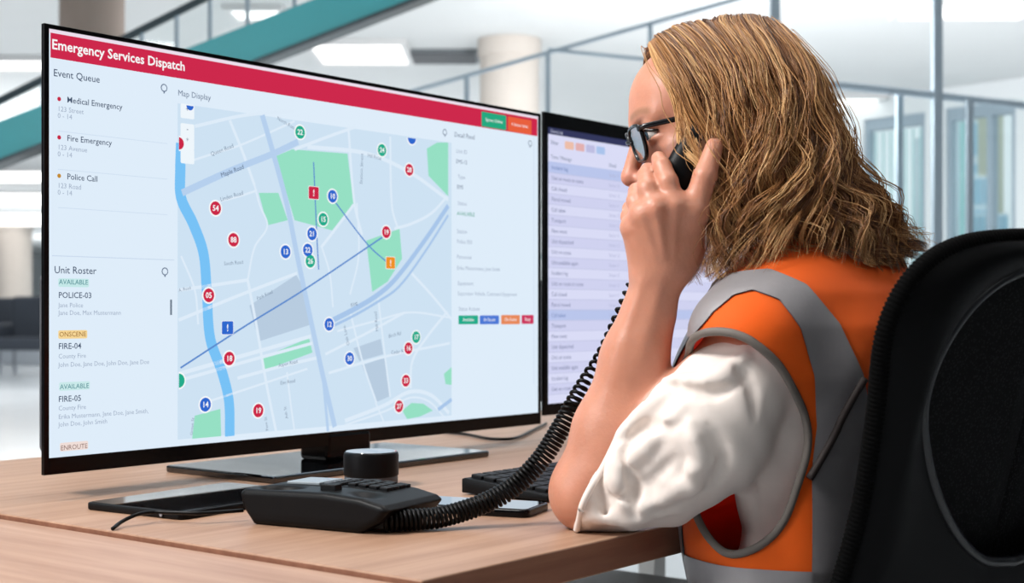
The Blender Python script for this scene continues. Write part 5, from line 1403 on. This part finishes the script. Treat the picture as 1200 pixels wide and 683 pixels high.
def add_clump(v, depth, nst, wide, wave, lend, tone, frizz=0.0):
    c = gcurve(v)
    ax = cen + (HU * 1.0) * ((c - cen) @ HU)[:, None]
    inw = ax - c; inw /= np.linalg.norm(inw, axis=1)[:, None] + 1e-9
    c = c + inw * (depth * np.minimum(1, 0.25 + tt * 3))[:, None]
    tg = np.gradient(c, axis=0); tg /= np.linalg.norm(tg, axis=1)[:, None]
    sd = np.cross(tg, inw); sd /= np.linalg.norm(sd, axis=1)[:, None] + 1e-9
    L = np.linalg.norm(np.diff(c, axis=0), axis=1).sum()
    ph0, fr = 2.6 * v + rng.normal(0, 0.7), rng.uniform(0.88, 1.12) * L / 0.092
    amp = wave * np.clip((tt - 0.28) * 1.9, 0, 1) ** 1.2
    c = c + sd * (amp * np.sin(fr * tt * 6.28 + ph0))[:, None] - inw * (0.75 * amp * np.cos(fr * tt * 6.28 + ph0 * 1.3))[:, None]
    for s in range(nst):
        r_, a_ = wide * math.sqrt(rng.uniform()), rng.uniform(0, 6.28)
        prof = (0.55 + 0.75 * np.sin(np.minimum(tt * 1.25, 1) * math.pi) ** 1.0) * (1 - 0.72 * np.clip(tt * 1.25 - 0.25, 0, 1))
        o1, o2 = r_ * math.cos(a_), 0.6 * r_ * math.sin(a_)
        ph = rng.uniform(0, 6.28); fz = frizz * rng.uniform(0.3, 1.0)
        e = c + sd * (o1 * prof)[:, None] + inw * (o2 * prof)[:, None] + sd * (fz * tt * np.sin(tt * rng.uniform(8, 16) + ph))[:, None] - inw * (fz * 0.7 * tt * np.sin(tt * rng.uniform(7, 14) + ph * 2) )[:, None]
        le = lend * rng.uniform(0.86, 1.06)
        if le < 1:
            k = np.linspace(0, le, NT); e = np.stack([np.interp(k, tt, e[:, j]) for j in range(3)], 1)
        curves.append(e); radii.append(rng.uniform(0.00028, 0.00058))
        x = np.clip(tone + rng.normal(0, 0.10), 0, 1)
        cc = DARK + (MIDB - DARK) * min(x / 0.35, 1) if x < 0.35 else (MIDB + (BLND - MIDB) * min((x - 0.35) / 0.3, 1) if x < 0.65 else BLND + (PALE - BLND) * (x - 0.65) / 0.35)
        cols.append(cc)
ng = len(GUIDE)
for i in range(250):                                               # near side, crown to tips
    v = rng.uniform(0.55, ng - 0.6) if rng.uniform() > 0.25 else rng.uniform(3.5, ng - 0.3)
    back = v / ng
    tone = rng.choice([0.12, 0.28, 0.44, 0.70], p=[0.30, 0.34, 0.22, 0.14]) + 0.16 * (1 - back)
    add_clump(v, abs(rng.normal(0, 0.008)), 26, 0.0088, 0.010 + 0.009 * back, rng.uniform(0.86, 1.05), tone, 0.004)
for i in range(22):                                                # swept front lock beside the face
    add_clump(rng.uniform(0.0, 0.55), abs(rng.normal(0, 0.003)), 18, 0.004, 0.004, rng.choice([0.62, 0.8, 1.0]), rng.choice([0.5, 0.68, 0.8]), 0.003)
for i in range(90):                                                # back
    add_clump(rng.uniform(ng - 1.6, ng + 0.6), abs(rng.normal(0, 0.012)), 20, 0.010, 0.014, rng.uniform(0.85, 1.06), rng.choice([0.16, 0.32, 0.5]), 0.006)
for i in range(110):                                               # far side
    add_clump(rng.uniform(ng + 0.4, NG - 1.3), abs(rng.normal(0, 0.008)), 14, 0.010, 0.010, rng.uniform(0.85, 1.03), rng.choice([0.18, 0.36, 0.55]), 0.005)
for i in range(60):                                                # loose curls at the ends
    add_clump(rng.uniform(2.5, ng + 0.2), -abs(rng.normal(0, 0.007)), 5, 0.006, 0.017, rng.uniform(0.95, 1.1), rng.choice([0.45, 0.6, 0.8]), 0.010)
for i in range(110):                                               # flyaways
    add_clump(rng.uniform(0.1, ng + 1.5), -abs(rng.normal(0, 0.007)), 1, 0.004, 0.012, rng.uniform(0.5, 1.08), 0.6, 0.018)
Cv = np.stack(curves)
for it in range(3):                                                # keep clear of head and vest
    d = OBST(Cv.reshape(-1, 3)); bad = np.nonzero(d < 0.003)[0]
    if len(bad) == 0: break
    pts = Cv.reshape(-1, 3)[bad]; g = OBST.grad(pts); flat = Cv.reshape(-1, 3); flat[bad] += g * (0.0035 - d[bad])[:, None]; Cv = flat.reshape(Cv.shape)
n_s = len(Cv); side = 3
tg = np.gradient(Cv, axis=1); tg /= np.linalg.norm(tg, axis=2, keepdims=True) + 1e-9
ref = np.array([0.3, -0.9, 0.2]); n1 = np.cross(tg, ref); n1 /= np.linalg.norm(n1, axis=2, keepdims=True) + 1e-9; n2_ = np.cross(tg, n1)
rr = np.array(radii)[:, None] * (1 - 0.75 * np.clip((tt - 0.7) / 0.3, 0, 1) ** 1.5)[None, :]
ang = 2 * np.pi * np.arange(side) / side
Vh = (Cv[:, :, None, :] + rr[:, :, None, None] * (np.cos(ang)[None, None, :, None] * n1[:, :, None, :] + np.sin(ang)[None, None, :, None] * n2_[:, :, None, :])).reshape(-1, 3)
base = (np.arange(n_s)[:, None, None] * NT + np.arange(NT - 1)[None, :, None]) * side; k0 = np.arange(side)[None, None, :]; k1 = (k0 + 1) % side
Fh = np.stack([base + k0, base + k1, base + side + k1, base + side + k0], -1).reshape(-1, 4)
Ch = np.repeat(np.array(cols), NT * side, axis=0)
# under-layer so that no scalp shows between the locks
us = np.linspace(1.3, NG - 3.6, 70); sheet = np.stack([gcurve(u) for u in us])
axs = cen + HU * ((sheet - cen) @ HU)[..., None]; iw = axs - sheet; iw /= np.linalg.norm(iw, axis=2, keepdims=True)
sheet = (sheet + iw * (0.004 + 0.010 * np.minimum(1, tt * 3))[None, :, None])[:, :26]
sh_ = sheet.reshape(-1, 3).copy()
d = OBST(sh_); bad = np.nonzero(d < 0.002)[0]
g = OBST.grad(sh_[bad]); sh_[bad] += g * (0.0025 - d[bad])[:, None]
b = len(Vh); ns = 26
Fs = np.array([(b + i * ns + j, b + i * ns + j + 1, b + (i + 1) * ns + j + 1, b + (i + 1) * ns + j) for i in range(len(us) - 1) for j in range(ns - 1)])
# crown strip joining both root rows
Fc = np.array([(b + i * ns, b + (i + 1) * ns, b + (len(us) - 2 - i) * ns, b + (len(us) - 1 - i) * ns) for i in range(len(us) // 2 - 1)])
Va = np.concatenate([Vh, sh_]); Fa = np.concatenate([Fh, Fs, Fc])
Ca = np.concatenate([Ch, np.tile(np.array([0.045, 0.018, 0.008]), (len(sh_), 1))])
me = bpy.data.meshes.new('hair')
me.vertices.add(len(Va)); me.vertices.foreach_set('co', Va.astype(np.float32).ravel())
me.loops.add(len(Fa) * 4); me.loops.foreach_set('vertex_index', Fa.astype(np.int32).ravel())
me.polygons.add(len(Fa)); me.polygons.foreach_set('loop_start', np.arange(len(Fa), dtype=np.int32) * 4)
me.update(calc_edges=True); me.polygons.foreach_set('use_smooth', [True] * len(Fa))
ca_ = me.color_attributes.new('hair_tone', 'FLOAT_COLOR', 'POINT')
ca_.data.foreach_set('color', np.concatenate([Ca, np.ones((len(Va), 1))], 1).astype(np.float32).ravel())
m, N, L, Bs = new_mat('wavy_blond_hair')
at = N.new('ShaderNodeAttribute'); at.attribute_name = 'hair_tone'; L.new(at.outputs['Color'], Bs.inputs['Base Color'])
Bs.inputs['Roughness'].default_value = 0.38; Bs.inputs['Specular IOR Level'].default_value = 0.5
me.materials.append(m)
hair = bpy.data.objects.new('hair', me); COL.objects.link(hair); hair.parent = person; hair.matrix_parent_inverse = person.matrix_basis.inverted()

# ------------------------------------------------------------------ glasses
M_spec = plain('black_acetate', srgb(12, 12, 16), 0.22, noise=0.1)
M_lens = thin_glass('spectacle_lens', (0.90, 0.96, 1.0, 1), 0.5, fres=False)
gl_ = thing('eyeglasses', hwd(0.1, 0, 0), 'black framed eyeglasses on the face of the person', 'glasses')
mb = MB()
def lens_ring(s):
    pts = []
    for k in range(40):
        a = 2 * math.pi * k / 40; c_, s_ = math.cos(a), math.sin(a); e = 0.62
        x = 0.0245 * math.copysign(abs(c_) ** e, c_); y = 0.0195 * math.copysign(abs(s_) ** e, s_)
        x *= 1.0 + 0.10 * y / 0.0195
        l = s * (0.0345 + x); pts.append(hwd(0.1035 - 0.004 * ((0.0345 + x) / 0.06) ** 2 * 2 + 0.10 * y * 1.0, l, -0.010 + y))
    return np.array(pts)
for s in (1, -1):
    q = lens_ring(s); mb.tube(np.concatenate([q, q[:1]]), 0.0019, 8, cap=False, sq=(1.3, 1.0))
mb.tube(spline(np.array([hwd(0.1045, 0.0105, -0.006), hwd(0.1085, 0, -0.003), hwd(0.1045, -0.0105, -0.006)]), 12), 0.0019, 8)
mb.build('front_frame', M_spec, gl_, smooth=True)
for s in (1, -1):
    q = lens_ring(s); c = q.mean(0); mb = MB(); nrm_ = HF * 0.0005
    mb.add(list(q + nrm_) + list(q - nrm_), [tuple(range(40)), tuple(range(79, 39, -1))] + [(k, 40 + k, 40 + (k + 1) % 40, (k + 1) % 40) for k in range(40)]); mb.build('lens', M_lens, gl_)
    mb = MB(); mb.tube(spline(np.array([hwd(0.1005, s * 0.0605, 0.003), hwd(0.094, s * 0.068, 0.004), hwd(0.06, s * 0.0735, 0.004), hwd(0.02, s * 0.0775, 0.006), hwd(-0.008, s * 0.0775, 0.010), hwd(-0.03, s * 0.075, -0.012)]), 30), 0.0026, 8, sq=(1.15, 0.55), up=HU); mb.build('temple_arm', M_spec, gl_, smooth=True)
# ================================================================== LIGHT, CAMERA
w = bpy.data.worlds.new('daylight'); SC.world = w; w.use_nodes = True
bg = w.node_tree.nodes['Background']
wn, wl = w.node_tree.nodes, w.node_tree.links
bg.inputs['Color'].default_value = (0.84, 0.95, 1.0, 1); bg.inputs['Strength'].default_value = 1.0
def area(name, loc, target, sx, sy, power, color=(1, 1, 1)):
    l = bpy.data.lights.new(name, 'AREA'); l.shape = 'RECTANGLE'; l.size = sx; l.size_y = sy; l.energy = power; l.color = color
    o = bpy.data.objects.new(name, l); COL.objects.link(o); o.location = loc
    d = Vector(target) - Vector(loc); o.rotation_euler = d.to_track_quat('-Z', 'Y').to_euler(); return o
area('ceiling_light_front', (-1.5, 0.75, 2.75), (0.2, 1.5, 0.95), 0.8, 0.55, 74, (1.0, 0.985, 0.96))
area('window_daylight', (-3.2, 0.3, 1.9), (0.2, 1.5, 0.9), 1.6, 1.4, 40, (0.95, 0.98, 1.0))  # added soft fill from front left; the room has no window here
area('ceiling_light_over_desk', (0.2, 2.3, 2.95), (0.2, 1.6, 0.8), 1.2, 1.2, 22, (1.0, 0.98, 0.95))
for x, y, e in ((-6, 9, 70), (-0.8, 9.0, 45), (3.2, 9.6, 45), (-7, 16, 90), (-3, 17, 90), (-9, 28, 130), (-12, 42, 160)):
    area('hall_ceiling_fill', (x, y, 1.35), (x, y, 5), 5, 4, e * (0.8 if y > 12 else 0.3))  # unseen upward lights, added to brighten the hall ceiling
    area('hall_ceiling_light', (x, y, 2.95), (x, y, 0), 2.5, 2, e * (0.9 if y > 12 else 0.75))
area('stair_beam_fill', (-3.5, 2.6, 2.9), (-2.5, 7, 1.8), 1.5, 1.0, 45)  # added fill that brightens the camera side of the teal stringer
area('fill_behind_camera', (1.9, -0.9, 2.85), (0.35, 1.45, 0.85), 1.6, 1.2, 12, (1.0, 0.985, 0.97))  # weak soft fill added behind the camera for the person's near side
area('window_wall_fill', (1.0, 7.9, 2.3), (5.2, 13.0, 1.7), 1.5, 1.0, 150)  # added light turned to the window wall to lift its dim plaster
cam = bpy.data.cameras.new('camera'); co = bpy.data.objects.new('camera', cam); COL.objects.link(co); SC.camera = co
co.location = (0, 0, ZC); co.rotation_euler = (math.pi / 2, 0, 0)
cam.sensor_fit = 'HORIZONTAL'; cam.sensor_width = 36.0; cam.lens = FPX / 1200 * 36.0
cam.shift_y = (HY - 341.5) / 1200.0
cam.dof.use_dof = True; cam.dof.focus_distance = 1.58; cam.dof.aperture_fstop = 7.0
cam.clip_start = 0.05; cam.clip_end = 200
vs = SC.view_settings; vs.view_transform = 'Standard'; vs.look = 'None'; vs.gamma = 1.0; vs.use_curve_mapping = False; vs.exposure = 0.0
SC.cycles.max_bounces = 8; SC.cycles.use_denoising = True; SC.cycles.sample_clamp_indirect = 4.0
